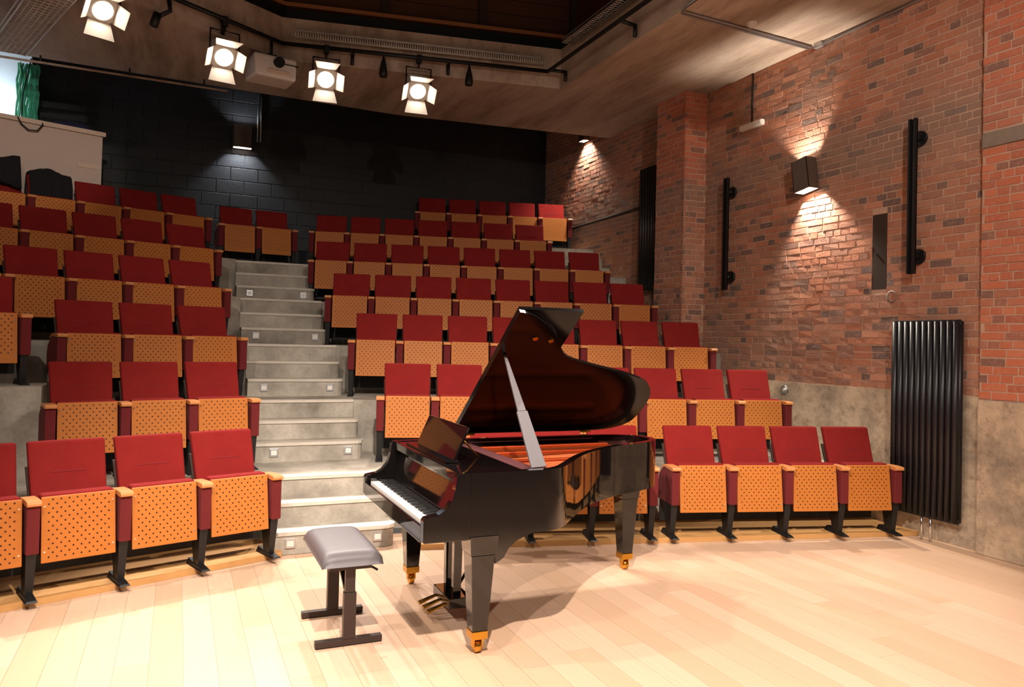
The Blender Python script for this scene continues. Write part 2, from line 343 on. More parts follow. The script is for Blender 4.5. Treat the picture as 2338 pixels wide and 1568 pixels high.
# ------------------------------------------------------------------ seat prototype
def build_seat(p, H, bolts):
    """tip-up seat of pitch p, arm height H, origin at the front of its left arm, facing -y"""
    dz = H - 0.64; root = D.objects.new('auditorium_seat', None); COL.objects.link(root); root.empty_display_size = 0.1
    def side(x, nm_sfx=''):
        prof = [(0.0, 0.30+dz), (0.36, 0.30+dz), (0.37, 0.44+dz), (0.335, 0.53+dz), (0.27, 0.585+dz), (0.19, 0.612+dz), (0.0, 0.612+dz)]
        MB().prism(prof, x-0.037, x+0.037, 'x').obj('side_panel', 'red_side', root, 0.006)
        capp = [(-0.022, 0.606+dz), (0.0, 0.600+dz), (0.19, 0.612+dz), (0.26, 0.588+dz), (0.27, 0.602+dz), (0.20, 0.634+dz), (0.06, 0.640+dz), (-0.012, 0.636+dz), (-0.024, 0.622+dz)]
        MB().prism(capp, x-0.041, x+0.041, 'x').obj('armrest', 'arm', root, 0.004)
        lg = MB().hexa([(x-0.022, 0.07, 0.02), (x+0.022, 0.07, 0.02), (x+0.022, 0.16, 0.02), (x-0.022, 0.16, 0.02)],
                       [(x-0.030, 0.03, 0.31+dz), (x+0.030, 0.03, 0.31+dz), (x+0.030, 0.22, 0.31+dz), (x-0.030, 0.22, 0.31+dz)]).obj('leg', 'black_metal', root)
        MB().hexa([(x-0.035, -0.03, 0.0), (x+0.035, -0.03, 0.0), (x+0.035, 0.27, 0.0), (x-0.035, 0.27, 0.0)],
                  [(x-0.026, -0.02, 0.012), (x+0.026, -0.02, 0.012), (x+0.026, 0.25, 0.045), (x-0.026, 0.25, 0.045)]).obj('foot', 'black_metal', lg)
    side(0.0)
    x0, x1 = 0.052, p - 0.052
    zt, zb = 0.642+dz, 0.232+dz
    yt, yb = 0.065, 0.015
    pn = MB().hexa([(x0, yb, zb), (x1, yb, zb), (x1, yb+0.016, zb), (x0, yb+0.016, zb)], [(x0, yt, zt), (x1, yt, zt), (x1, yt+0.016, zt), (x0, yt+0.016, zt)]).obj('seat_panel', 'perf', root, 0.004)
    if bolts:
        for bx in (x0+0.018, x1-0.018):
            for f in (0.17, 0.86):
                yy = yb + (yt-yb)*f; zz = zb + (zt-zb)*f
                MB().tube([(bx, yy-0.004, zz), (bx, yy+0.006, zz)], 0.006, 6).obj('bolt', 'chrome', pn)
    MB().hexa([(x0+0.004, yb+0.018, zb+0.03), (x1-0.004, yb+0.018, zb+0.03), (x1-0.004, yb+0.11, zb+0.03), (x0+0.004, yb+0.11, zb+0.03)],
              [(x0+0.004, yt+0.018, zt+0.012), (x1-0.004, yt+0.018, zt+0.012), (x1-0.004, yt+0.12, zt+0.012), (x0+0.004, yt+0.12, zt+0.012)]).obj('seat_cushion', 'red', root, 0.014)
    # backrest, leaning back
    b0, b1 = 0.030, p - 0.030
    def bp(x, y, t): return (x, 0.27 + y + 0.15*t, 0.52 + dz + 0.435*t)
    bk = MB().hexa([bp(b0+0.012, 0, 0), bp(b1-0.012, 0, 0), bp(b1-0.012, .075, 0), bp(b0+0.012, .075, 0)], [bp(b0, 0.012, 1), bp(b1, 0.012, 1), bp(b1, .065, 1), bp(b0, .065, 1)]).obj('backrest', 'red', root, 0.015)
    cx = p/2; q = 0.53
    MB().hexa([bp(cx-0.11, -0.003+0.012*q, q), bp(cx+0.11, -0.003+0.012*q, q), bp(cx+0.11, 0.02, q), bp(cx-0.11, 0.02, q)],
              [bp(cx-0.11, -0.003+0.012*q, q+0.018), bp(cx+0.11, -0.003+0.012*q, q+0.018), bp(cx+0.11, 0.02, q+0.018), bp(cx-0.11, 0.02, q+0.018)]).obj('stitched_crease', 'seam', bk)
    sh = MB().hexa([bp(b0+0.016, .078, -0.45), bp(b1-0.016, .078, -0.45), bp(b1-0.016, .098, -0.45), bp(b0+0.016, .098, -0.45)], [bp(b0-0.005, .07, 0.62), bp(b1+0.005, .07, 0.62), bp(b1+0.005, .10, 0.62), bp(b0-0.005, .10, 0.62)]).obj('back_shell', 'timber_dark', root, 0.006)
    MB().box(0.001, p-0.001, 0.40, 0.415, 0.075, 0.30+dz).obj('kick_panel', 'black_paint', root)
    root['_side'] = 1
    return root, side
proto_cache = {}
def get_proto(p, H, bolts, last):
    key = (round(p, 3), round(H, 3), bolts, last)
    if key not in proto_cache:
        r, side = build_seat(p, H, bolts)
        if last: side(p)
        proto_cache[key] = [r, False]
    e = proto_cache[key]
    if not e[1]: e[1] = True; return e[0]
    return copy_tree(e[0])
def place_row(x, y, ang, p, nseats, k, labels, group, bolts=False, H=None, base=None, plate=False):
    H = H if H else ARM[k] - BASE[k]; b = BASE[k] if base is None else base
    for i in range(nseats):
        s = get_proto(p, H, bolts, i == nseats - 1)
        s.location = (x + i*p*math.cos(ang), y + i*p*math.sin(ang), b + 0.001); s.rotation_euler = (0, 0, ang)
        if '_side' in s: del s['_side']
        tag(s, labels[i], 'seat', group)
        if i == nseats-1 and plate: MB().box(p+0.0415, p+0.0445, 0.0, 0.06, H-0.10, H-0.03).obj('white_tab', 'white', s)  # small white tab on the outer side of the end arm
ORD = ['first', 'second', 'third', 'fourth', 'fifth', 'sixth', 'seventh', 'eighth']
ca, sa = math.cos(ang_r), math.sin(ang_r)
# front row right: three seats behind the piano, then four by the radiator
ex, ey = -2.66, 1.10
place_row(ex - 3*.54*ca, ey - 3*.54*sa, ang_r, .54, 3, 0,
          ['red seat in front row right of the stairs, %s of three behind the piano' % o for o in ('leftmost', 'middle', 'rightmost')], 'front row seats right of the stairs', True)
place_row(-2.46, 1.06, ang_r, .54, 4, 0,
          ['red seat in front row beside the black radiator, %s from the piano' % o for o in ORD[:4]], 'front row seats right of the stairs', True)
for k in range(1, 7):
    x_, y_, n_ = RROW[k]
    nm = ordw[k]
    if k < 6: labs = ['red tip-up seat, %s from the stairs in the %s row right of them' % (ORD[i], nm) for i in range(n_)]
    else: labs = ['red tip-up seat, %s from the left in the short top row by the brick wall' % ORD[i] for i in range(n_)]
    place_row(x_, y_, ang_r, .54, n_, k, labs, '%s row seats right of the stairs' % nm, k == 1)
for k in range(6):
    ly, la, lx, lp, ln, lm = LROW[k]; a = R(la); nn = ln + lm
    x_ = lx - lm*lp*math.cos(a); y_ = ly + (x_ + 6.5)*math.tan(a)
    labs = ['red tip-up seat, %s from the stairs in the %s row left of them' % (ORD[nn-1-i], ordw[k]) for i in range(nn)]
    place_row(x_, y_, a, lp, nn, k, labs, '%s row seats left of the stairs' % ordw[k], k < 3, plate=k in (2, 3))
place_row(-5.98, 7.50, R(7), .54, 2, 5, ['red tip-up seat at the head of the stairs, %s of the pair' % o for o in ('left', 'right')], 'pair of seats closing off the stairs')
a = R(20)
place_row(-7.66 - .54*math.cos(a), 2.74 - .54*math.sin(a) + 0.02, a, .54, 1, 2, ['lone red tip-up seat on the stained concrete block at the far left'], None, True, H=0.585, base=1.30)

for X, Y, Z, w_, k in step_lights:
    sl_ = thing('step_light', 'small square step light in the %s end of the %s flight\'s lowest riser' % (w_, ['', 'bottom', 'second', 'third', 'fourth', 'top'][k]), 'step light', (X, Y, Z), 0, 'step lights in the aisle stairs')
    MB().box(-.04, .04, -.012, 0.0, -.04, .04).obj('frame', 'galv', sl_, 0.003)
    MB().box(-.026, .026, -.016, -.012, -.022, .022).obj('lens', 'white', sl_)

# ------------------------------------------------------------------ right wall: mortar bed, bricks, render dado, pier, pillar
ZC = 5.185
Z_D = 1.36
wr = MB().box(0.0, 0.4, -6, YB+0.3, -0.1, 7.2).obj('wall_right', 'mortar'); struct(wr, 'tall red brick side wall with a rendered dado', 'wall')
MB().box(-0.016, 0.0, -6, 3.92, 0.0, Z_D).obj('render_dado', 'render', wr)
CH = 0.0735
def courses(u0, u1, z0, z1, rnd, skip=lambda u, z: False):
    out = []; i = 0; z = z0
    while z + CH*0.6 < z1:
        h = min(CH - 0.014, z1 - z)
        header = (i % 4 == 2)
        u = u0 - (0.0 if i % 2 else 0.112) - (0.05 if header else 0)
        while u < u1:
            L = (0.112 if header or rnd.random() < 0.07 else 0.224) + rnd.uniform(-.008, .008)
            a, b = max(u, u0), min(u + L - 0.014, u1)
            if b - a > 0.03 and not skip((a+b)/2, z + h/2): out.append((a, b, z + rnd.uniform(-.0025, .0025), h))
            u += L
        z += CH; i += 1
    return out
def brick_box(mb, a, b, z, h, d, tilt=0.0, flip=None):
    # brick in a wall whose face is x = 0, room on the -x side; a..b along y
    j = lambda s=.0022: random.uniform(-s, s)
    mb.add([(0.03, a, z), (0.03, b, z), (0.03, b, z+h), (0.03, a, z+h), (-d+j(), a+j(), z+j()), (-d+j(), b+j(), z+j()), (-d+j(), b+j(), z+h+j()), (-d+j(), a+j(), z+h+j())],
           [(4, 7, 6, 5), (0, 4, 5, 1), (1, 5, 6, 2), (2, 6, 7, 3), (3, 7, 4, 0)])
rnd = random.Random(3)
def in_frame(p, m=30):
    x, y, z = pix(p); return z > 0 and -m < x < 2338+m and -m < y < 1568+m
FEAT = [(0.995, 1.185, 2.37, 3.14)]     # the timber let into the wall
def wall_skip(y, z):
    for a, b, c, d in FEAT:
        pass
    return False
main = [q for q in courses(-0.05, 3.92, Z_D + 0.012, ZC, rnd, wall_skip)]
def clip_feat(bs):
    out = []
    for a, b, z, h in bs:
        hit = False
        for fa, fb, fz0, fz1 in FEAT:
            if z + h > fz0 and z < fz1 and b > fa and a < fb:
                hit = True
                if fa - a > 0.025: out.append((a, fa, z, h))
                if b - fb > 0.025: out.append((fb, b, z, h))
        if not hit: out.append((a, b, z, h))
    return out
main = clip_feat(main)
far = [q for q in courses(4.62, YB, 2.2, 6.9, rnd, lambda y, z: False)]
def rank(q):
    a, b, z, h = q; p = (0, (a+b)/2, z)
    if not in_frame(p): return 0
    x0, y0, d = pix((0, a, z)); x1, y1, d = pix((0, b, z+h)); return abs(x1-x0)*abs(y1-y0)
main.sort(key=rank, reverse=True)
for a, b, z, h in main[:300]:
    mb = MB(); c_ = (a+b)/2; brick_box(mb, a-c_, b-c_, 0, h, random.uniform(.0035, .0075)); o = mb.obj('brick', 'brick', wr); o.location = (0, c_, z)
mb = MB()
for a, b, z, h in main[300:]: brick_box(mb, a, b, z, h, random.uniform(.0035, .008))
for a, b, z, h in far: brick_box(mb, a, b, z, h, random.uniform(.0035, .008))
kids_stuff(mb.obj('brickwork', 'brick', wr))
# near pier, proud of the wall
pier = MB().box(-0.055, 0.0, -4.5, -0.03, -0.05, ZC).obj('wall_pier', 'mortar'); struct(pier, 'orange-red brick pier standing proud of the wall at the right edge', 'wall')
MB().box(-0.085, -0.055, -4.5, -0.03, 0.0, 1.34).obj('render_dado', 'render', pier, 0.01)
MB().box(-0.075, -0.05, -1.6, -0.03, 3.55, 3.68).obj('padstone', 'stone', pier, 0.008)
pb = courses(-1.15, -0.03, 1.352, ZC, rnd, lambda y, z: 3.54 < z < 3.69)
pb.sort(key=rank, reverse=True)
for a, b, z, h in pb[:300]:
    mb = MB(); c_ = (a+b)/2; brick_box(mb, a-c_, b-c_, 0, h, random.uniform(.0035, .0075)); o = mb.obj('brick', 'brick_red', pier); o.location = (-0.055, c_, z)
mb = MB()
for a, b, z, h in pb[300:]: brick_box(mb, a, b, z, h, random.uniform(.0035, .0075))
o = mb.obj('brickwork', 'brick_red', pier); o.location = (-0.055, 0, 0); kids_stuff(o)
# free-standing face of the pillar half way up the tiers
PX, PY0, PY1 = -0.36, 3.93, 4.60
pil = MB().box(PX+0.01, 0.0, PY0+0.01, PY1, 1.0, ZC).obj('wall_pillar', 'mortar'); struct(pil, 'square brick pillar engaged in the side wall by the fourth row', 'wall')
prnd = random.Random(5)
for a, b, z, h in courses(PY0, PY1, 1.66, ZC, prnd):
    if not in_frame((PX, a, z), 5): continue
    mb = MB(); c_ = (a+b)/2; brick_box(mb, a-c_, b-c_, 0, h, random.uniform(.0035, .0075)); o = mb.obj('brick', 'brick_red' if z > 3.9 else 'brick', pil); o.location = (PX+0.01, c_, z)
for a, b, z, h in courses(PX, 0.0, 1.66, ZC, prnd):
    mb = MB(); c_ = (a+b)/2; brick_box(mb, a-c_, b-c_, 0, h, random.uniform(.0035, .0075)); o = mb.obj('brick', 'brick_red' if z > 3.9 else 'brick', pil)
    o.location = (c_, PY0+0.01, z); o.rotation_euler = (0, 0, R(90))

# ------------------------------------------------------------------ black block back wall
wb = MB().box(-10.2, 0.0, YB, YB+0.3, -0.1, 7.2).obj('wall_back', 'black_joint'); struct(wb, 'black painted block wall behind the last row', 'wall')
blocks = []
z = 3.0; i = 0
while z < 6.6:
    x = -10.2 + (0.22 if i % 2 else 0)
    while x < -0.05:
        blocks.append((x, min(x+0.43, -0.01), z)); x += 0.44
    z += 0.22; i += 1
def brank(q): 
    X = (q[0]+q[1])/2; return (X + 5.64)**2 + (q[2]+.1-4.6)**2*1.5
blocks.sort(key=brank)
mb = MB()
bm1 = MB().box(-0.215, 0.215, -0.008, 0.02, 0.0, 0.208).mesh('block', 'black_block', 0.004)
for n_, (a, b, z) in enumerate(blocks):
    if n_ < 140 and b - a > 0.42:
        o = link('block', bm1, wb); o.location = ((a+b)/2, YB, z)
    else: mb.box(a, b, YB-0.008, YB+0.02, z, z+0.208)
kids_stuff(mb.obj('blockwork', 'black_block', wb))
# remaining shell: left wall of the hall, stage-side wall behind the camera
o = MB().box(-10.5, -10.2, -7, YB+0.3, -0.1, 7.2).obj('wall_left', 'mortar'); struct(o, 'side wall of the hall at the far left', 'wall')

# ------------------------------------------------------------------ ceiling ring and the roof void
OPEN = [(-1.90, -7.0), (-1.88, 4.66), (-5.45, 5.30), (-6.75, 4.50), (-8.6, 3.1), (-8.6, -7.0)]   # inner edge of the slab
EDGE = [(0.0, 6.50), (-3.5, 6.90), (-10.2, 6.55)]                                                  # back edge of the slab
slab = D.objects.new('ceiling', None); COL.objects.link(slab); struct(slab, 'board-marked concrete ceiling ring around the roof opening', 'ceiling')
S0, S1 = ZC, 5.72
def slab_part(nm, pts): return MB().prism(pts, S0, S1).obj(nm, 'slab', slab)
slab_part('slab_bay', [OPEN[0], (0.0, -7.0), (0.0, 6.50), (-1.88, 6.715), OPEN[1]])
slab_part('slab_bay', [OPEN[1], (-1.88, 6.715), (-3.5, 6.90), (-5.45, 6.80), OPEN[2]])
slab_part('slab_bay', [OPEN[2], (-5.45, 6.80), (-10.2, 6.55), (-10.2, 3.1), OPEN[4], OPEN[3]])
slab_part('slab_bay', [OPEN[4], (-10.2, 3.1), (-10.2, -7.0), OPEN[5]])
o = MB().box(-10.2, 0.0, 6.4, YB, 6.6, 6.8).obj('ceiling_back', 'black_paint'); struct(o, 'black ceiling of the raised space behind the slab', 'ceiling')
# timber lining of the lantern above the ring: boards set back, pale strip for the beam's lit edge, posts, rafters and roof boards
def off_poly(pts, d):
    return pts
ring = [(-1.55, -7.0), (-1.50, 5.05), (-5.40, 5.75), (-7.0, 4.85), (-9.0, 3.4), (-9.0, -7.0)]
lan = D.objects.new('ceiling_lantern', None); COL.objects.link(lan); struct(lan, 'dark timber roof lantern above the ceiling opening', 'ceiling')
for a, b in zip(ring[:-1], ring[1:]):
    A, B_ = Vector((a[0], a[1], 0)), Vector((b[0], b[1], 0)); L = (B_-A).length; d = (B_-A).normalized(); nrm = Vector((-d.y, d.x, 0))
    ang = math.atan2(d.y, d.x)
    for j in range(8):                # horizontal lining boards
        z0 = 5.72 + j*0.2
        o = MB().box(0, L, -0.06, -0.02, 0.0, 0.19).obj('lining_board', 'roof_board', lan); o.location = (A.x, A.y, z0); o.rotation_euler = (0, 0, ang)
    o = MB().box(0, L, -0.02, 0.10, 0.0, 0.05).obj('lit_beam_edge', 'lit_beam_edge', lan); o.location = (A.x, A.y, 6.02); o.rotation_euler = (0, 0, ang)
    o = MB().box(0, L, -0.02, 0.16, 0.0, 0.22).obj('black_band', 'black_paint', lan); o.location = (A.x, A.y, 5.74); o.rotation_euler = (0, 0, ang)  # plain black band between the slab and the boards
    nP = max(2, int(L/1.1))
    for j in range(nP+1):
        o = MB().box(-0.05, 0.05, -0.01, 0.06, 0.0, 1.4).obj('post', 'timber_dark', lan); o.location = (A + d*(L*j/nP)).to_tuple()[:2] + (5.96,); o.rotation_euler = (0, 0, ang)
for j in range(14):
    o = MB().box(-9.2, -1.4, -0.05, 0.05, -0.16, 0.0).obj('rafter', 'timber_dark', lan); o.location = (0, -6.5 + j*0.95, 7.2)
MB().box(-9.3, -1.3, -7, 6.2, 7.2, 7.26).obj('roof_boarding', 'roof_board', lan)

# ------------------------------------------------------------------ lighting rail with brackets
rail_pts = [(-2.12, -4.0, 5.35), (-2.12, 4.56, 5.35), (-5.45, 5.18, 5.35), (-6.65, 4.42, 5.35), (-8.35, 3.05, 5.35), (-8.35, -4.6, 5.35)]
rail = thing('lighting_rail', 'black tubular lighting rail following the ceiling opening', 'rail')
for a, b in zip(rail_pts[:-1], rail_pts[1:]): MB().tube([a, b], 0.026, 10).obj('pipe', 'black_metal', rail)
def bracket(p, q):
    MB().tube([p, (q[0], q[1], p[2]-0.02)], 0.022, 6).tube([(q[0], q[1], p[2]-0.01), (q[0], q[1], ZC+0.02)], 0.024, 6).obj('bracket', 'black_metal', rail)
for p, q in (((-2.12, 4.50, 5.35), (-1.93, 4.42)), ((-2.12, 2.75, 5.35), (-1.92, 2.75)), ((-2.12, 0.9, 5.35), (-1.92, 0.9)), ((-3.4, 4.80, 5.35), (-3.4, 4.90)), ((-4.6, 5.02, 5.35), (-4.6, 5.12)),
             ((-6.2, 4.70, 5.35), (-6.15, 4.84)), ((-7.3, 3.9, 5.35), (-7.4, 3.98))): bracket(p, q)

def aim(frm, to):
    return (Vector(to) - Vector(frm)).to_track_quat('-Z', 'Y')
def spotlight(px, py, pz, drop, target, label, power, size=55, blend=0.35, shape=1.0, group='stage spotlights on the rail'):
    t = thing('stage_spotlight', label, 'spotlight', (px, py, pz), 0, group)
    MB().box(-0.03, 0.03, -0.035, 0.035, -0.07, 0.035).obj('clamp', 'black_metal', t, 0.006)
    q = aim((px, py, pz-drop), target)
    yaw = math.atan2(target[1]-py, target[0]-px) + math.pi/2
    ca_, sa_ = math.cos(yaw), math.sin(yaw)
    yk = MB().tube([(-0.16, 0, -drop+0.02), (-0.16, 0, -0.13), (0.16, 0, -0.13), (0.16, 0, -drop+0.02)], 0.011, 6).tube([(0, 0, -0.13), (0, 0, -0.06)], 0.012, 6).obj('yoke', 'black_metal', t)
    yk.rotation_euler = (0, 0, yaw)
    h = MB().prism([(-.13, -.10), (-.09, -.13), (.09, -.13), (.13, -.10), (.13, .10), (.09, .13), (-.09, .13), (-.13, .10)], 0.03, 0.20).prism([(-.10, -.09), (.10, -.09), (.10, .09), (-.10, .09)], 0.20, 0.32)
    for j in range(3): h.box(-.11, .11, -.145, .145, 0.06+.045*j, 0.075+.045*j)
    ho = h.obj('housing', 'white', t, 0.004); ho.location = (0, 0, -drop); ho.rotation_mode = 'QUATERNION'; ho.rotation_quaternion = q
    MB().lathe([(0.0, 0.022), (0.085, 0.022), (0.09, 0.03)], 20).obj('lens', 'lens_on', ho)
    MB().lathe([(0.092, 0.035), (0.10, 0.015), (0.115, 0.015), (0.115, 0.035)], 20).obj('lens_ring', 'white', ho)
    for j in range(4):
        a_ = math.pi/2*j; rot = Matrix.Rotation(a_, 3, 'Z'); w0, w1, L_ = .11, .15 if j % 2 else .10, .17 if j % 2 else .14
        op = R(38 + 6*j % 11)
        pts = [Vector((0.125, -w0, 0.02)), Vector((0.125, w0, 0.02)), Vector((0.125 + L_*math.sin(op), w1, 0.02 - L_*math.cos(op))), Vector((0.125 + L_*math.sin(op), -w1, 0.02 - L_*math.cos(op)))]
        off = Vector((0.004, 0, 0.003)); pts = [rot @ p for p in pts]; p2 = [p + rot @ off for p in pts]
        MB().hexa(pts, p2).obj('barn_door', 'white', ho)
    ld = D.lights.new('spot', 'SPOT'); ld.energy = power; ld.color = WARM; ld.spot_size = R(size); ld.spot_blend = blend; ld.shadow_soft_size = 0.05
    lo = link('lamp_beam', ld, ho); lo.location = (0, 0, 0.0)
    return t
spotlight(-7.32, 3.88+0.4, 5.35, 0.32, (-5.0, -0.6, 0.3), 'stage spotlight with open barn doors, leftmost on the rail near the cable tray', BACK_W*1.2)
spotlight(-6.13, 4.76, 5.35, 0.44, (-5.0, -1.0, 0.3), 'stage spotlight hanging from the rail left of the white projector', BACK_W)
spotlight(-4.93, 5.09, 5.35, 0.40, (-5.4, -1.5, 0.6), 'brightest stage spotlight on the rail just right of the projector', BACK_W*1.3)
spotlight(-3.80, 4.88, 5.35, 0.44, (-4.2, -0.2, 0.2), 'stage spotlight with tilted barn doors, rightmost on the rail', BACK_W)
# further spotlights of the same rail, on the stage side and beyond the frame
spotlight(-8.35, 0.6, 5.35, 0.4, (-4.6, -0.4, 0.0), 'stage spotlight on the left-hand rail level with the piano', STAGE_W*0.5, 72, 0.6)
spotlight(-8.35, -2.2, 5.35, 0.4, (-4.2, -0.8, 0.0), 'stage spotlight on the left-hand rail nearer the stage end', STAGE_W*0.4, 75, 0.6)
spotlight(-2.12, -0.6, 5.35, 0.4, (-5.2, -0.2, 0.2), 'stage spotlight on the right-hand rail level with the piano', STAGE_W*0.3, 75, 0.6)
spotlight(-2.12, -3.2, 5.35, 0.4, (-3.4, 0.6, 0.4), 'stage spotlight at the stage end of the right-hand rail', STAGE_W*0.5, 75, 0.6)
rail2 = thing('lighting_rail', 'black tubular lighting rail along the stage side of the opening', 'rail')
MB().tube([(-8.3, -3.4, 5.35), (-2.17, -3.4, 5.35)], 0.026, 10).obj('pipe', 'black_metal', rail2)
spotlight(-6.0, -3.4, 5.35, 0.4, (-4.5, 0.1, 0.0), 'stage spotlight on the stage-side rail aimed at the piano', STAGE_W*1.9, 72, 0.6)
spotlight(-6.8, -3.4, 5.35, 0.4, (-8.5, 7.2, 4.1), 'stage spotlight on the stage-side rail aimed at the control booth', FRONT_W*2.2, 15, 0.6)
spotlight(-7.6, -3.4, 5.35, 0.4, (-6.7, 3.0, 1.5), 'stage spotlight on the stage-side rail aimed at the left seats', FRONT_W*1.25, 62, 0.7)
spotlight(-5.0, -3.4, 5.35, 0.4, (-3.6, 3.4, 1.7), 'stage spotlight on the stage-side rail aimed at the right seats', FRONT_W*1.2, 62, 0.7)
spotlight(-3.4, -3.4, 5.35, 0.4, (-0.5, 1.6, 2.2), 'stage spotlight on the stage-side rail aimed at the brick wall', FRONT_W*1.15, 75, 0.7)

# black pendant speakers / small fittings on the rail
def small_drop(x, y, z, label):
    t = thing('pendant_speaker', label, 'speaker', (x, y, z), 0, 'small black fittings on the rail')
    MB().lathe([(0.0, -0.26), (0.05, -0.26), (0.055, -0.22), (0.045, -0.14), (0.022, -0.05), (0.012, 0.0), (0, 0)], 12).obj('cabinet', 'black_metal', t)
    MB().tube([(0, 0, -0.01), (0, 0, 0.03)], 0.01, 6).obj('hanger', 'black_metal', t)
small_drop(-4.24, 4.955, 5.32, 'small black pendant speaker on the rail between the two right spotlights')
small_drop(-3.16, 4.753, 5.32, 'small black pendant speaker on the rail right of the last spotlight')
t = thing('camera_bracket', 'black angled bracket on the rail between the two left spotlights', 'bracket', (-6.72, 4.40, 5.35))
MB().tube([(0, 0, 0), (0.02, 0.02, -0.14), (-0.12, 0.0, -0.25)], 0.025, 8).obj('arm', 'black_metal', t)
MB().tube([(-0.10, 0, -0.20), (-0.14, 0, -0.34)], 0.045, 8).obj('head', 'black_metal', t)
# projector
t = thing('projector', 'white video projector hung from the rail between two spotlights', 'projector', (-5.58, 5.16, 5.35), R(10))
MB().tube([(0, 0, 0), (0, 0, -0.2)], 0.018, 8).box(-0.06, 0.06, -0.05, 0.05, -0.24, -0.18).obj('mount', 'black_metal', t)
pp = [(-0.26, -0.24), (-0.15, -0.275), (0, -0.288), (0.15, -0.275), (0.26, -0.24), (0.27, 0.2), (-0.27, 0.2)]
pb_ = MB().hexa([(-.24, -.24, -.52), (.24, -.24, -.52), (.26, .2, -.50), (-.26, .2, -.50)], [(-.26, -.2, -.24), (.26, -.2, -.24), (.25, .2, -.25), (-.25, .2, -.25)]).obj('body', 'white', t, 0.03)
MB().tube([(0.03, -0.27, -0.33), (0.03, -0.2, -0.33)], 0.062, 18).obj('lens', 'black_metal', pb_)
MB().box(-0.1, 0.16, -0.245, -0.22, -0.47, -0.42).obj('vent', 'booth_cap', pb_, 0.008)
MB().box(0.10, 0.27, -0.225, -0.19, -0.335, -0.325).obj('slot', 'black_metal', pb_)

# perforated cable trays
def tray(name, p0, p1, width, label, step=0.09, side=0.05, up_=Vector((0, 0, 1)), mat='galv'):
    p0, p1 = Vector(p0), Vector(p1); d = (p1-p0); L = d.length; d.normalize(); s_ = d.cross(up_).normalized()
    t = thing(name, label, 'cable tray')
    mb = MB()
    for sg in (-1, 1):
        a = p0 + s_*sg*width/2; b = p1 + s_*sg*width/2
        for zz in (0.0, side):
            MB().tube([a + up_*zz, b + up_*zz], 0.008, 5).obj('side_rail', mat, t)
    nW = max(1, int(width/0.05))
    for j in range(1, nW): MB().tube([p0 + s_*(-width/2 + width*j/nW), p1 + s_*(-width/2 + width*j/nW)], 0.006, 5).obj('long_wire', mat, t)
    nL = int(L/step)
    m1 = MB().tube([-s_*width/2, s_*width/2], 0.007, 5).mesh('cross_wire', mat)
    for j in range(nL+1):
        o = link('cross_wire', m1, t); o.location = p0 + d*(L*j/nL)
    return t
tray('cable_tray', (-8.42, 5.85, 4.96), (-7.1, 2.2, 4.96), 0.36, 'galvanised wire cable tray hanging at the upper left above the control booth', 0.075, 0.08, Vector((0, 0, 1)), 'tray_lit')
MB_t = tray('cable_tray', (-5.3, 5.17, 5.50), (-2.15, 4.61, 5.50), 0.08, 'bright galvanised cable tray fixed along the back of the ceiling opening', 0.03, 0.02, Vector((0.176, 0.984, 0)), 'tray_lit')
tray('cable_tray', (-2.02, 4.2, 5.62), (-2.02, -3.0, 5.62), 0.16, 'galvanised cable tray along the right side of the ceiling opening', 0.05, 0.04)

# ceiling conduits and detector
t = thing('conduit', 'paired steel conduits crossing the concrete ceiling towards the brick wall', 'conduit')
for dy in (0.0, 0.05):
    MB().tube([(-1.95, 1.2+dy, ZC-0.02), (-1.93, 1.75+dy, ZC-0.02), (-1.88+dy*.3, 1.90+dy, ZC-0.02), (-0.03, 2.02+dy, ZC-0.02)], 0.013, 6).obj('pipe', 'galv', t)
t = thing('conduit', 'steel conduit running along the top of the brick wall under the ceiling', 'conduit')
MB().tube([(-0.025, -2.0, ZC-0.03), (-0.025, 1.95, ZC-0.03)], 0.013, 6).obj('pipe', 'galv', t)
MB().box(-0.06, -0.012, 1.86, 1.97, ZC-0.06, ZC-0.002).obj('junction_box', 'galv', t, 0.004)
t = thing('smoke_detector', 'small white smoke detector on the concrete ceiling', 'detector', (-1.05, 1.84, ZC))
MB().lathe([(0, -0.05), (0.03, -0.05), (0.045, -0.03), (0.055, 0.0)], 16).obj('head', 'white', t)
t = thing('conduit', 'thin conduit strung under the back edge of the concrete ceiling', 'conduit')
MB().tube([(-9.5, 6.50, ZC-0.09), (-6.0, 6.62, ZC-0.09)], 0.015, 6).obj('pipe', 'slab', t)
for X in (-9.0, -8.2, -7.2, -6.3): MB().tube([(X, 6.55, ZC-0.09), (X, 6.55, ZC)], 0.012, 6).obj('hanger', 'black_metal', t)

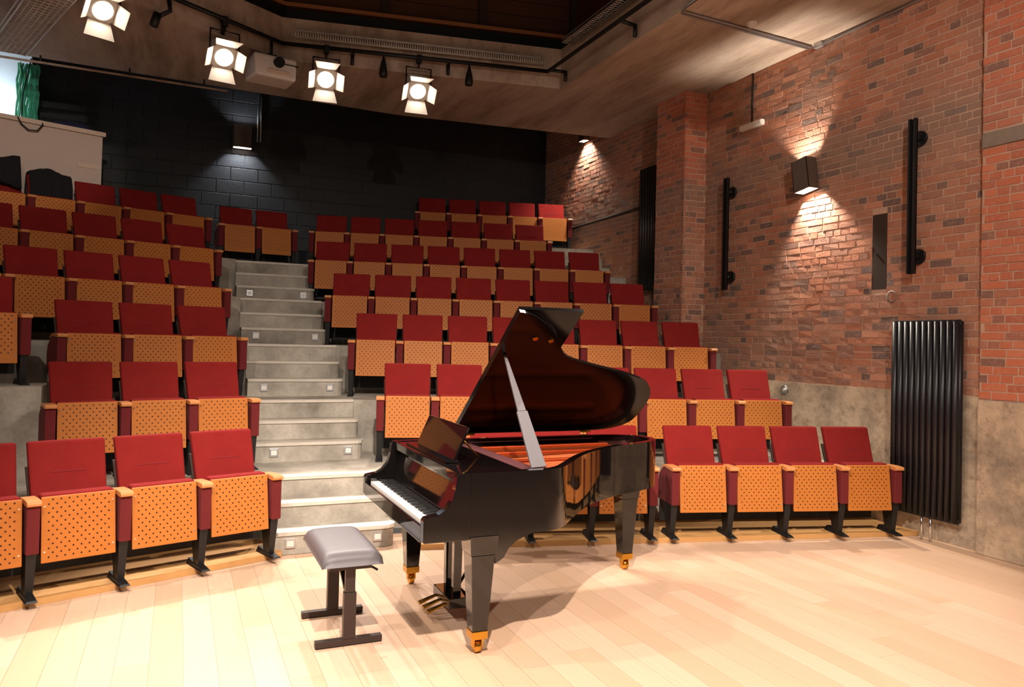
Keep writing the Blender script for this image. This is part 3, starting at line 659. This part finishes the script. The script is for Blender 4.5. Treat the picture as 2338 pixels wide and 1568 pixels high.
# ------------------------------------------------------------------ things on the brick wall
def sconce(loc, rz, label, cool, power, w=0.17, h=0.30, d=0.13, tilt=0.0):
    t = thing('wall_sconce', label, 'wall lamp', loc, rz)
    t.rotation_euler = (0, tilt, rz)
    # local: wall plane y = 0, room on -y side
    b = MB()
    b.box(-w/2, w/2, -d-0.03, -d-0.022, -h/2, h/2).box(-w/2, -w/2+0.008, -d-0.03, -0.035, -h/2, h/2).box(w/2-0.008, w/2, -d-0.03, -0.035, -h/2, h/2).box(-w/2, w/2, -0.043, -0.035, -h/2, h/2)
    b.obj('housing', 'sconce_body', t)
    MB().box(-0.04, 0.04, -0.036, 0.0, -0.05, 0.05).obj('wall_plate', 'bench_metal', t)
    MB().box(-w/2+0.02, w/2-0.02, -d-0.01, -0.05, -0.02, 0.02).obj('lamp', 'sconce_cool' if cool else 'sconce_on', t)
    for sg in (-1, 1):
        if isinstance(power, tuple): pw = power[0 if sg < 0 else 1]
        else: pw = power
        if pw <= 0: continue
        ld = D.lights.new('sconce_beam', 'SPOT'); ld.energy = pw; ld.color = (0.85, 0.92, 1.0) if cool else (1.0, 0.89, 0.76)
        ld.spot_size = R(125); ld.spot_blend = 0.85; ld.shadow_soft_size = 0.03
        lo = link('lamp_beam', ld, t); lo.location = (0, -d/2-0.02, sg*(0.03)); lo.rotation_euler = (0 if sg < 0 else math.pi, 0, 0)
    return t
sconce((0.0, 2.02, 3.70), R(-90), 'bronze up-and-down sconce on the brick wall between the black bars', False, (380, 130), 0.23, 0.36, 0.15, R(-9))
sconce((0.0, 7.25, 5.42), R(-90), 'sconce high on the far brick wall beyond the pillar', False, (260, 0), 0.18, 0.24, 0.12)
sconce((-5.64, YB-0.008, 5.03), 0, 'square bronze sconce on the black block wall', True, (200, 70), 0.30, 0.36, 0.14)
t = thing('conduit', 'pair of thin pipes beside the sconce on the black wall', 'conduit')
for dx in (0, 0.05): MB().tube([(-5.40+dx, YB-0.03, 5.0), (-5.40+dx, YB-0.03, 5.75)], 0.011, 6).obj('pipe', 'galv', t)
# grab bars / picture rails
def bar(y, z0, z1, label):
    t = thing('wall_bar', label, 'bar', (0, y, z0), 0, 'black vertical bars on the brick wall')
    L = z1 - z0
    MB().box(-0.135, -0.095, -0.038, -0.018, 0, L).box(-0.135, -0.095, 0.018, 0.038, 0, L).box(-0.105, -0.095, -0.038, 0.038, 0, L).obj('channel', 'black_metal', t)
    for z in (0.17, L-0.18):
        b = MB().tube([(-0.10, 0, z), (0.0, 0, z)], 0.028, 10).obj('bracket', 'black_metal', t)
        MB().tube([(-0.03, 0, z), (0.0, 0, z)], 0.075, 14).obj('flange', 'black_metal', b)
bar(3.36, 2.48, 3.92, 'black vertical steel bar on the brick wall next to the pillar')
bar(0.63, 2.49, 3.98, 'black vertical steel bar on the brick wall above the tall radiator')
t = thing('timber_insert', 'dark weathered upright timber let into the brick wall', 'timber', (0, 1.0, 2.37))
MB().box(-0.003, 0.03, 0.0, 0.18, 0.0, 0.77).obj('board', 'timber_dark', t, 0.004)
MB().tube([(-0.012, 0.12, 0.36), (0.0, 0.12, 0.36)], 0.012, 8).obj('bolt', 'rubber', t)
t = thing('emergency_light', 'white emergency light box on the brick wall under a conduit', 'emergency light', (0, 3.0, 4.52))
MB().box(-0.06, 0.0, -0.2, 0.2, -0.035, 0.035).obj('body', 'white', t, 0.008)
MB().box(-0.066, -0.058, -0.19, -0.08, -0.025, 0.025).obj('diffuser', 'ivory', t, 0.003)
MB().tube([(-0.012, 0.02, 0.03), (-0.012, 0.02, ZC-4.52)], 0.012, 6).obj('conduit', 'black_metal', t)
MB().lathe([(0.05, -0.004), (0.062, 0.0), (0.05, 0.006)], 20).obj('ring_anchor', 'stone'); r_ = D.objects['ring_anchor']; r_.location = (-0.012, 0.93, 2.29); r_.rotation_euler = (0, R(90), 0); tag(r_, 'small grey ring plug in the bricks under the upright timber', 'plug')
def radiator(y0, y1, z0, z1, label, n=10, pipes=True):
    t = thing('radiator', label, 'radiator', (-0.04, y0, z0))
    W = y1 - y0; L = z1 - z0; pitch = W/n
    m1 = MB().tube([(0, 0, 0.02), (0, 0, L-0.02)], 0.029, 10).mesh('column', 'radiator')
    for j in range(n):
        o = link('column', m1, t); o.location = (-0.105, pitch*(j+.5), 0)
        o = link('column', m1, t); o.location = (-0.055, pitch*(j+.5), 0)
    for z in (0.03, L-0.03): MB().box(-0.09, -0.07, 0, W, z-0.025, z+0.025).obj('header', 'radiator', t, 0.008)
    for y in (0.12, W-0.12): MB().box(-0.07, 0.022, y-0.02, y+0.02, L*0.85, L*0.88).obj('wall_bracket', 'radiator', t)
    if pipes:
        for y in (W*0.40, W*0.53): MB().tube([(-0.08, y, -z0+0.001), (-0.08, y, 0.05)], 0.011, 8).obj('supply_pipe', 'chrome', t)
    return t
radiator(0.10, 0.80, 0.21, 2.05, 'tall black column radiator standing off the near brick wall', 11)
radiator(4.63, 5.33, 2.56, 4.42, 'tall black column radiator on the far wall behind the pillar', 10)
t = thing('conduit', 'dark pipe running along the far brick wall towards the radiator', 'conduit')
MB().tube([(-0.02, 5.5, 3.87), (-0.02, 8.0, 3.83)], 0.022, 6).obj('pipe', 'timber_dark', t)
t = thing('wall_socket', 'round metal socket on the rendered dado by the second row', 'socket', (-0.016, 2.36, 1.27))
MB().tube([(-0.03, 0, 0), (0, 0, 0)], 0.05, 14).obj('plate', 'galv', t)
MB().tube([(-0.045, -0.02, 0), (-0.03, -0.02, 0)], 0.02, 10).obj('plug', 'white', t)
t = thing('pipe_stub', 'metal pipe stub with a cap on the concrete ledge below the pillar', 'pipe', (-0.22, 3.72, BASE[3]))
MB().tube([(0, 0, 0.0), (0, 0, 0.11)], 0.012, 8).obj('pipe', 'black_metal', t); MB().lathe([(0.0, 0.14), (0.02, 0.135), (0.022, 0.11), (0.0, 0.11)], 10).obj('cap', 'chrome', t)

# ------------------------------------------------------------------ control booth at the upper left
ab = R(21)
bt = thing('control_booth', 'pale painted parapet of the control booth above the left seats', 'booth', (-7.56, 7.40, 3.38), ab)
MB().box(-2.6, 0.0, 0.0, 0.06, 0.0, 1.06).obj('front_panel', 'booth', bt)
MB().box(-0.06, 0.0, 0.06, 0.6, 0.0, 1.06).obj('side_panel', 'booth', bt)
MB().box(-2.62, 0.03, -0.05, 0.16, 1.06, 1.12).obj('capping', 'booth_cap', bt, 0.006)
MB().box(-0.30, -0.02, -0.012, 0.0, 0.60, 0.66).obj('batten', 'booth_cap', bt)
wl = MB().box(-10.2, -8.58, 8.35, 8.45, 3.37, 5.72).obj('wall_booth', 'white_wall'); struct(wl, 'brightly lit white wall behind the control booth', 'wall')
t = thing('strip_light', 'cool strip light behind the control booth parapet', 'lamp', (-9.3, 8.1, 4.5))
MB().box(-0.5, 0.5, -0.04, 0.04, -0.03, 0.0).obj('housing', 'white', t); MB().tube([(-0.48, 0, 0.02), (0.48, 0, 0.02)], 0.02, 8).obj('tube', 'tube_on', t)
ld = D.lights.new('strip', 'AREA'); ld.shape = 'RECTANGLE'; ld.size = 0.9; ld.size_y = 0.05; ld.energy = 45; ld.color = (0.8, 0.92, 1.0)
lo = link('lamp_beam', ld, t); lo.location = (0, 0.03, 0.05); lo.rotation_euler = (R(150), 0, 0)
t = thing('tinsel_curtain', 'shimmering green foil strip curtain hanging behind the control booth', 'curtain', (-8.52, 7.75, 4.45))
for j in range(13):
    x_ = -0.12 + 0.02*j; y_ = 0.03*math.sin(j*2.1); wdt = 0.012
    pts = [(x_ + 0.01*math.sin(q*1.3+j), y_ + 0.012*math.cos(q*1.7+j), 0.08*q) for q in range(13)]
    MB().tube(pts, [0.012+0.004*((q+j) % 2) for q in range(13)], 4, False).obj('strand', 'green', t)
t = thing('cable_loop', 'black cable looped over the control booth parapet', 'cable', (0, 0, 0))
def bpos(x, y, z): return (-7.56 + x*math.cos(ab) - y*math.sin(ab), 7.40 + x*math.sin(ab) + y*math.cos(ab), 3.38+z)
MB().tube([bpos(-1.02, 0.1, 1.13), bpos(-1.02, -0.06, 1.10), bpos(-0.98, -0.07, 1.02), bpos(-0.9, -0.07, 0.96), bpos(-0.8, -0.07, 0.97), bpos(-0.74, -0.07, 1.06), bpos(-0.74, 0.0, 1.14), bpos(-0.78, 0.2, 1.13)], 0.009, 6).obj('cable', 'rubber', t)
MB().tube([bpos(-0.92, 0.25, 1.13), bpos(-0.9, 0.3, 1.5), bpos(-0.82, 0.3, 2.0)], 0.008, 6).obj('riser_cable', 'rubber', t)
def cloth_heap(name, loc, rx, ry, rz_, seed, mat, label, cat):
    rg = random.Random(seed); vs, fs = [], []; nu, nv = 18, 9
    for i in range(nv+1):
        th = math.pi*0.5*i/nv
        for j in range(nu):
            ph = 2*math.pi*j/nu; w = 1 + 0.16*math.sin(3*ph+seed) + 0.10*math.sin(7*ph+i) + rg.uniform(-.07, .07)
            vs.append((rx*math.cos(th)*math.cos(ph)*w, ry*math.cos(th)*math.sin(ph)*w, rz_*math.sin(th)*(1+rg.uniform(-.08, .08))))
    for i in range(nv):
        for j in range(nu): fs.append((i*nu+j, i*nu+(j+1) % nu, (i+1)*nu+(j+1) % nu, (i+1)*nu+j))
    fs.append(tuple(range(nu-1, -1, -1)))
    o = MB().add(vs, fs, True).obj(name, mat); o.location = loc; return tag(o, label, cat)
cloth_heap('folded_cloth', bpos(-0.35, 0.16, 1.125), 0.26, 0.12, 0.10, 4, 'blue_cloth', 'dark navy cloth lying on the control booth parapet', 'cloth')
def coat(name, x, y, z, ang, w_, label, seed):
    # a garment thrown over a backrest: draped sheet with folds, thick
    rg = random.Random(seed); nu, nv = 20, 16; vs, fs = [], []
    for i in range(nv+1):
        s = i/nv                       # from front hem over the top to the back hem
        a_ = (s-0.5)*math.pi*1.05
        for j in range(nu+1):
            u = j/nu - 0.5
            fold = 0.022*math.sin(u*22 + seed + 3*s) + 0.012*math.sin(u*47+seed*2)
            yy = 0.085*math.sin(a_) + 0.02*math.copysign(1, s-.5) + (0.02+0.10*(1-2*s) if s < .5 else 0.0)*-1 + abs(fold)*(1 if s > .5 else -1)
            zz = 0.09*math.cos(a_) - (0.42 + 0.10*math.sin(u*5+seed))*max(0, abs(s-.5)*2-0.35) + 0.03*math.sin(u*6+seed) + rg.uniform(-.006, .006)
            vs.append((u*w_*(1+0.1*abs(s-.5)), yy, zz))
    for i in range(nv):
        for j in range(nu): fs.append((i*(nu+1)+j, i*(nu+1)+j+1, (i+1)*(nu+1)+j+1, (i+1)*(nu+1)+j))
    o = MB().add(vs, fs, True).obj(name, 'coat'); o.location = (x, y, z); o.rotation_euler = (0, 0, ang)
    md = o.modifiers.new('thickness', 'SOLIDIFY'); md.thickness = 0.02
    return tag(o, label, 'coat')
a6 = R(21); l6 = lambda X: 6.93 + (X+6.5)*math.tan(a6)
nx_, ny_ = -math.sin(a6), math.cos(a6)
def back_pos(X, dz=0.93): return (X + nx_*0.46, l6(X) + ny_*0.46, BASE[5] + (ARM[5]-BASE[5]-.64) + dz)
p_ = back_pos(-7.95); coat('coat', p_[0], p_[1], p_[2]+0.0, a6, 0.44, 'black jacket draped over a backrest in front of the control booth', 2)
p_ = back_pos(-8.5); coat('coat', p_[0], p_[1], p_[2]+0.10, a6, 0.50, 'bulky black coat piled over the leftmost backrest by the booth', 5)

# ------------------------------------------------------------------ grand piano
P = thing('grand_piano', 'black lacquered grand piano with its lid raised', 'piano', (-4.9, 0.13, 0))
def loc(x, y): return (x + 4.9, y - 0.13)
YBs, YTr, XF = 0.86, -0.60, -5.285
ctrl = [(-5.02, YBs), (-4.6, YBs), (-4.0, YBs), (-3.50, YBs), (-3.27, 0.835), (-3.12, 0.75), (-3.06, 0.60), (-3.10, 0.45), (-3.21, 0.355), (-3.37, 0.28), (-3.60, 0.185), (-3.86, 0.03), (-4.08, -0.16), (-4.30, -0.41), (-4.41, -0.53), (-4.52, -0.588), (-4.70, YTr), (-4.9, YTr), (-5.02, YTr)]
def catmull(pts, sub=5):
    out = []
    for i in range(len(pts)-1):
        p0, p1, p2, p3 = [Vector(pts[min(max(j, 0), len(pts)-1)]) for j in (i-1, i, i+1, i+2)]
        for q in range(sub):
            t_ = q/sub
            out.append(0.5*((2*p1) + (-p0+p2)*t_ + (2*p0-5*p1+4*p2-p3)*t_*t_ + (-p0+3*p1-3*p2+p3)*t_**3))
    out.append(Vector(pts[-1])); return out
outl = catmull(ctrl)
def inset(line, d):
    res = []
    for i, p in enumerate(line):
        t_ = (line[min(i+1, len(line)-1)] - line[max(i-1, 0)]).normalized()
        res.append(p + Vector((t_.y, -t_.x))*d)      # inner side (clockwise outline seen from above)
    return res
inl = inset(outl, 0.05)
def shellwall(outer, inner, z0, z1):
    n_ = len(outer); vs = []
    for q in (outer, inner):
        for z in (z0, z1): vs += [loc(p.x, p.y) + (z,) for p in q]
    fs = []
    for i in range(n_-1):
        o0, o1, i0, i1 = i, n_+i, 2*n_+i, 3*n_+i
        fs += [(o0, o1, o1+1, o0+1), (i0, i0+1, i1+1, i1), (o1, i1, i1+1, o1+1), (o0, o0+1, i0+1, i0)]
    fs += [(0, 2*n_, 3*n_, n_), (n_-1, 2*n_-1, 4*n_-1, 3*n_-1)]
    return vs, fs
mb = MB(); vs_, fs_ = shellwall(outl, inl, 0.665, 1.02); mb.add(vs_, fs_, True)
rim = mb.obj('rim', 'lacquer', P)
md = rim.modifiers.new('edge', 'EDGE_SPLIT'); md.split_angle = R(40)
# bottom board, plate, strings
MB().prism([loc(p.x, p.y) for p in reversed(inl)], 0.68, 0.70).obj('bottom_board', 'black_paint', P)
inl2 = inset(outl, 0.055)
plate = MB().prism([loc(p.x, p.y) for p in reversed([q for q in inl2 if q.x > -4.72])], 0.90, 0.925).obj('cast_plate', 'gilt', P)
mb = MB()
for j in range(46):
    y_ = -0.48 + 1.26*j/45
    # strings run from the pin block towards the tail, kept inside the curved rim
    xe = -3.3
    for i in range(len(inl2)//2, len(inl2)-1):
        a_, b_ = inl2[i], inl2[i+1]
        if (a_.y - y_)*(b_.y - y_) <= 0 and abs(a_.y-b_.y) > 1e-6: xe = a_.x + (b_.x-a_.x)*(y_-a_.y)/(b_.y-a_.y) - 0.08
    if y_ > 0.42: xe = -3.28 - 0.3*(y_-0.42)
    if xe < -4.55: continue
    x0_, y0_ = loc(-4.66, y_); x1_, y1_ = loc(xe, y_)
    mb.tube([(x0_, y0_, 0.955), (x1_, y1_, 0.955)], 0.0022, 4, False, False)
kids_stuff(mb.obj('strings', 'string', plate))
for y_, xe in ((-0.30, -4.38), (0.05, -4.0), (0.40, -3.45), (0.68, -3.4)):
    x0_, y0_ = loc(-4.6, y_); x1_, y1_ = loc(xe, y_)
    MB().box(x0_, x1_, y0_-0.02, y0_+0.02, 0.925, 0.975).obj('plate_strut', 'gilt', plate, 0.006)
mb = MB().box(*loc(-4.72, 0)[:1], loc(-4.60, 0)[0], loc(0, -0.53)[1], loc(0, 0.80)[1], 0.925, 0.965).obj('pin_block', 'gilt', plate)
MB().box(loc(-4.60, 0)[0], loc(-4.50, 0)[0], loc(0, -0.50)[1], loc(0, 0.80)[1], 0.958, 0.985).obj('damper_felt', 'felt', plate)
# cheeks with scrolled profile
chk = [(-5.285, 0.655), (-5.02, 0.655), (-5.02, 1.02), (-5.085, 1.02), (-5.10, 1.00), (-5.108, 0.93), (-5.125, 0.87), (-5.16, 0.825), (-5.20, 0.802), (-5.24, 0.795), (-5.272, 0.79), (-5.285, 0.775)]
for y0_, y1_, nm in ((YTr, YTr+0.06, 'cheek'), (YBs-0.06, YBs, 'cheek')):
    MB().prism([(p[0]+4.9, p[1]) for p in chk], loc(0, y1_)[1], loc(0, y0_)[1], 'y').obj(nm, 'lacquer', P, 0.003)
yk0, yk1 = YTr+0.06, YBs-0.06
def pbox(nm, x0, x1, y0, y1, z0, z1, mat, parent=P, bev=0.003): return MB().box(x0+4.9, x1+4.9, y0-0.13, y1-0.13, z0, z1).obj(nm, mat, parent, bev)
pbox('key_bed', -5.26, -4.85, yk0, yk1, 0.635, 0.70, 'lacquer')
pbox('key_slip', -5.285, -5.262, yk0-0.0, yk1, 0.645, 0.738, 'lacquer')
pbox('key_block', -5.26, -5.09, yk0, yk0+0.055, 0.70, 0.775, 'lacquer'); pbox('key_block', -5.26, -5.09, yk1-0.055, yk1, 0.70, 0.775, 'lacquer')
ka, kb = yk0+0.057, yk1-0.057; kw = (kb-ka)/52
mbw, mbb = MB(), MB()
for j in range(52):
    y_ = ka + j*kw; mbw.box(-5.258+4.9, -5.10+4.9, y_+0.0006-.13, y_+kw-0.0006-.13, 0.70, 0.752)
    n_ = (51-j) % 7                    # bass is at +y; A B C D E F G from the bass end
    if n_ in (0, 2, 3, 5, 6) and j > 0: mbb.box(-5.205+4.9, -5.10+4.9, y_-0.0055-.13, y_+0.0055-.13, 0.75, 0.765)
kids_stuff(mbw.obj('white_keys', 'ivory', P)); kids_stuff(mbb.obj('black_keys', 'ebony', P))
pbox('key_felt', -5.10, -5.094, yk0, yk1, 0.745, 0.757, 'felt', P, 0)
# fallboard, open and upright
MB().hexa([(-5.094+4.9, yk0-.13, 0.752), (-5.08+4.9, yk0-.13, 0.752), (-5.08+4.9, yk1-.13, 0.752), (-5.094+4.9, yk1-.13, 0.752)],
          [(-5.045+4.9, yk0-.13, 0.935), (-5.03+4.9, yk0-.13, 0.935), (-5.03+4.9, yk1-.13, 0.935), (-5.045+4.9, yk1-.13, 0.935)]).obj('fallboard', 'lacquer', P, 0.003)
pbox('front_rail', -5.045, -4.98, yk0, yk1, 0.93, 0.965, 'lacquer')
sh_ = pbox('music_shelf', -5.075, -4.68, yk0, yk1, 0.985, 1.015, 'lacquer')
pbox('shelf_lip', -5.082, -5.06, yk0, yk1, 0.965, 1.018, 'lacquer', P)
pbox('felt_strip', -5.0, -4.75, yk0+.05, yk1-.05, 0.93, 0.984, 'black_paint', P)
# music desk, tilted back
dx0, dx1 = -4.98, -4.90
dk = MB().hexa([(dx0+4.9, -0.31, 1.02), (dx0+0.018+4.9, -0.31, 1.02), (dx0+0.018+4.9, 0.47, 1.02), (dx0+4.9, 0.47, 1.02)],
               [(dx1+4.9, -0.34, 1.225), (dx1+0.016+4.9, -0.34, 1.225), (dx1+0.016+4.9, 0.44, 1.225), (dx1+4.9, 0.44, 1.225)]).obj('music_desk', 'lacquer', P, 0.004)
MB().box(dx0-0.06+4.9, dx0+0.02+4.9, -0.35, 0.51, 1.016, 1.03).obj('desk_ledge', 'lacquer', dk, 0.003)
for y_ in (-0.15, 0.3): MB().tube([(dx1+4.91, y_, 1.16), (dx1+0.14+4.9, y_, 1.02)], 0.006, 6).obj('desk_prop', 'brass', dk)
# lid: main leaf raised on the long stick, front flap folded back on top of it
al = R(37); XH = -4.62; LT = 0.022
def lidp(x, d, h):                     # x along hinge, d from hinge, h above the underside
    return (x + 4.9, YBs - 0.13 - d*math.cos(al) - h*math.sin(al)*-1*0 + h*math.sin(al), 1.045 + d*math.sin(al) + h*math.cos(al))
lctrl = [(XH, YBs), (-4.0, YBs), (-3.50, YBs), (-3.29, 0.835), (-3.16, 0.75), (-3.13, 0.60), (-3.15, 0.40), (-3.22, 0.25), (-3.34, 0.14), (-3.58, 0.04), (-3.90, -0.06), (-4.12, -0.16), (-4.28, -0.38), (-4.42, -0.51), (-4.54, -0.58), (XH, YTr)]
lid_out = [q for q in catmull(lctrl) if q.x > XH + 0.01]
yc = [q for q in lid_out if q.y < 0]
lid2 = [Vector((XH, YBs))] + lid_out + [Vector((XH, YTr))]
n_ = len(lid2)
vs_ = [lidp(q.x, YBs + 0.012 - q.y, 0) for q in lid2] + [lidp(q.x, YBs + 0.012 - q.y, LT) for q in lid2]
fs_ = [(i, (i+1) % n_, n_+(i+1) % n_, n_+i) for i in range(n_)] + [tuple(range(n_-1, -1, -1)), tuple(range(n_, 2*n_))]
lid = MB().add(vs_, fs_).obj('lid', 'lid_lacquer', P)
fl_ = [(XH+0.004, 0.012), (XH+0.45, 0.012), (XH+0.45, 1.47), (XH+0.004, 1.47)]
MB().hexa([lidp(a_, b_, LT+0.004) for a_, b_ in fl_], [lidp(a_, b_, 2*LT+0.004) for a_, b_ in fl_]).obj('front_flap', 'lid_lacquer', lid)
for x_ in (-4.5, -4.0, -3.5):
    MB().tube([lidp(x_-0.05, 0.0, 0.0), lidp(x_+0.05, 0.0, 0.0)], 0.008, 6).obj('hinge', 'brass', lid)
for x_, d_ in ((-4.30, 1.20), (-4.42, 1.22)): MB().tube([lidp(x_, d_, -0.012), lidp(x_, d_, 0.0)], 0.018, 12).obj('lid_reflection', 'brass', lid)  # brass discs imitate blurred orange reflections on the lid's underside
# prop stick
b_ = Vector((-4.52+4.9, -0.42-.13, 1.0)); t_ = Vector(lidp(-4.56, 1.02, 0.0))
ax_ = (t_-b_).normalized(); wv = Vector((1, 0, 0)) - ax_*ax_.x; wv.normalize(); dv_ = ax_.cross(wv)
def stick(s, w): c_ = b_ + (t_-b_)*s; return [c_ - wv*w - dv_*.009, c_ + wv*w - dv_*.009, c_ + wv*w + dv_*.009, c_ - wv*w + dv_*.009]
MB().hexa(stick(0, .050), stick(.48, .036)).hexa(stick(.48, .028), stick(1, .008)).obj('lid_prop', 'leather', P, 0.003)
# legs with ferrules and casters
def pleg(x, y, nm='leg'):
    x += 4.9; y -= .13
    g = MB().hexa([(x-.045, y-.045, .13), (x+.045, y-.045, .13), (x+.045, y+.045, .13), (x-.045, y+.045, .13)], [(x-.07, y-.07, .56), (x+.07, y-.07, .56), (x+.07, y+.07, .56), (x-.07, y+.07, .56)])
    g.hexa([(x-.075, y-.075, .56), (x+.075, y-.075, .56), (x+.075, y+.075, .56), (x-.075, y+.075, .56)], [(x-.085, y-.085, .67), (x+.085, y-.085, .67), (x+.085, y+.085, .67), (x-.085, y+.085, .67)])
    L = g.obj(nm, 'lacquer', P, 0.004)
    MB().box(x-.048, x+.048, y-.048, y+.048, .085, .132).obj('ferrule', 'brass', L, 0.004)
    MB().tube([(x-.018, y, .036), (x+.018, y, .036)], 0.035, 14).obj('caster_wheel', 'brass', L)
    MB().box(x-.03, x-.02, y-.02, y+.02, .035, .09).box(x+.02, x+.03, y-.02, y+.02, .035, .09).obj('caster_fork', 'brass', L)
pleg(-4.93, -0.52); pleg(-4.94, 0.78); pleg(-3.28, 0.58)
for y_ in (-0.52, 0.78):
    brk_ = [(-4.78, 0.66), (-4.60, 0.66), (-4.66, 0.645), (-4.72, 0.62), (-4.77, 0.58), (-4.80, 0.53), (-4.85, 0.50), (-4.86, 0.66)]
    MB().prism([(p[0]+4.9, p[1]) for p in reversed(brk_)], y_-0.05-.13, y_+0.05-.13, 'y').obj('leg_bracket', 'lacquer', P)
# lyre and pedals
ly_ = 0.13
def lb(nm, x0, x1, y0, y1, z0, z1, mat='lacquer', par=P, bev=0.004): return pbox(nm, x0, x1, y0, y1, z0, z1, mat, par, bev)
lyr = lb('pedal_box', -4.93, -4.78, ly_-0.16, ly_+0.16, 0.075, 0.14)
for s_ in (-1, 1): MB().hexa([(-4.88+4.9, s_*.075-.022, .14), (-4.83+4.9, s_*.075-.022, .14), (-4.83+4.9, s_*.075+.022, .14), (-4.88+4.9, s_*.075+.022, .14)], [(-4.885+4.9, s_*.085-.026, .64), (-4.825+4.9, s_*.085-.026, .64), (-4.825+4.9, s_*.085+.026, .64), (-4.885+4.9, s_*.085+.026, .64)]).obj('lyre_post', 'lacquer', lyr, 0.003)
lb('lyre_top', -4.92, -4.79, ly_-0.15, ly_+0.15, 0.60, 0.645, par=lyr)
for s_ in (-1, 1): MB().tube([(-4.79+4.9, s_*0.10, 0.11), (-4.45+4.9, s_*0.10, 0.66)], 0.010, 6).obj('lyre_brace', 'black_metal', lyr)
for y_ in (-0.09, 0, 0.09):
    MB().hexa([(-5.05+4.9, y_-.024, .045), (-4.93+4.9, y_-.012, .085), (-4.93+4.9, y_+.012, .085), (-5.05+4.9, y_+.024, .045)], [(-5.05+4.9, y_-.024, .058), (-4.93+4.9, y_-.012, .098), (-4.93+4.9, y_+.012, .098), (-5.05+4.9, y_+.024, .058)]).obj('pedal', 'brass', lyr, 0.003)

# ------------------------------------------------------------------ piano bench
Bn = thing('piano_bench', 'grey padded piano bench on brown T-shaped legs', 'bench', (-5.58, 0.10, 0))
mb = MB(); nu, nv = 14, 18; vs_, fs_ = [], []
hx, hy = 0.175, 0.345
def pad(u, v):                         # rounded, slightly domed cushion top
    e = max(abs(u), abs(v)); x_ = hx*u; y_ = hy*v
    z_ = 0.545 - 0.035*max(0, abs(u)-.72)**2/.0784 - 0.035*max(0, abs(v)-.85)**2/.0225 - 0.008*(u*u+v*v)
    return (x_, y_, z_)
for i in range(nu+1):
    for j in range(nv+1): vs_.append(pad(-1+2*i/nu, -1+2*j/nv))
for i in range(nu):
    for j in range(nv): fs_.append((i*(nv+1)+j, (i+1)*(nv+1)+j, (i+1)*(nv+1)+j+1, i*(nv+1)+j+1))
mb.add(vs_, fs_, True)
bor = [i*(nv+1) for i in range(nu+1)] + [nu*(nv+1)+j for j in range(1, nv+1)] + [i*(nv+1)+nv for i in range(nu-1, -1, -1)] + [j for j in range(nv-1, 0, -1)]
k0 = len(mb.v); mb.v += [(mb.v[i][0]*0.985, mb.v[i][1]*0.99, 0.462) for i in bor]; nb = len(bor)
for q in range(nb): mb.f.append((bor[q], k0+q, k0+(q+1) % nb, bor[(q+1) % nb])); mb.sm.append(True)
mb.f.append(tuple(k0+q for q in range(nb))); mb.sm.append(False)
mb.obj('cushion', 'leather', Bn)
MB().box(-0.12, 0.12, -0.29, 0.29, 0.43, 0.462).obj('frame', 'bench_metal', Bn)
for y_ in (-0.27, 0.235):
    MB().box(-0.19, 0.19, y_-0.022, y_+0.022, 0.004, 0.04).obj('foot_bar', 'bench_metal', Bn, 0.003)
    MB().box(-0.035, 0.035, y_-0.024, y_+0.024, 0.04, 0.30).obj('lower_leg', 'bench_metal', Bn, 0.003)
    MB().box(-0.028, 0.028, y_-0.018, y_+0.018, 0.30, 0.435).obj('upper_leg', 'bench_metal', Bn, 0.003)
MB().hexa([(-0.02, -0.27, 0.27), (0.02, -0.27, 0.27), (0.02, -0.23, 0.27), (-0.02, -0.23, 0.27)], [(-0.02, 0.05, 0.44), (0.02, 0.05, 0.44), (0.02, 0.09, 0.44), (-0.02, 0.09, 0.44)]).obj('scissor_brace', 'bench_metal', Bn)
MB().tube([(0.05, -0.05, 0.44), (0.13, -0.08, 0.40), (0.20, -0.11, 0.36)], 0.007, 6).obj('height_lever', 'black_metal', Bn)
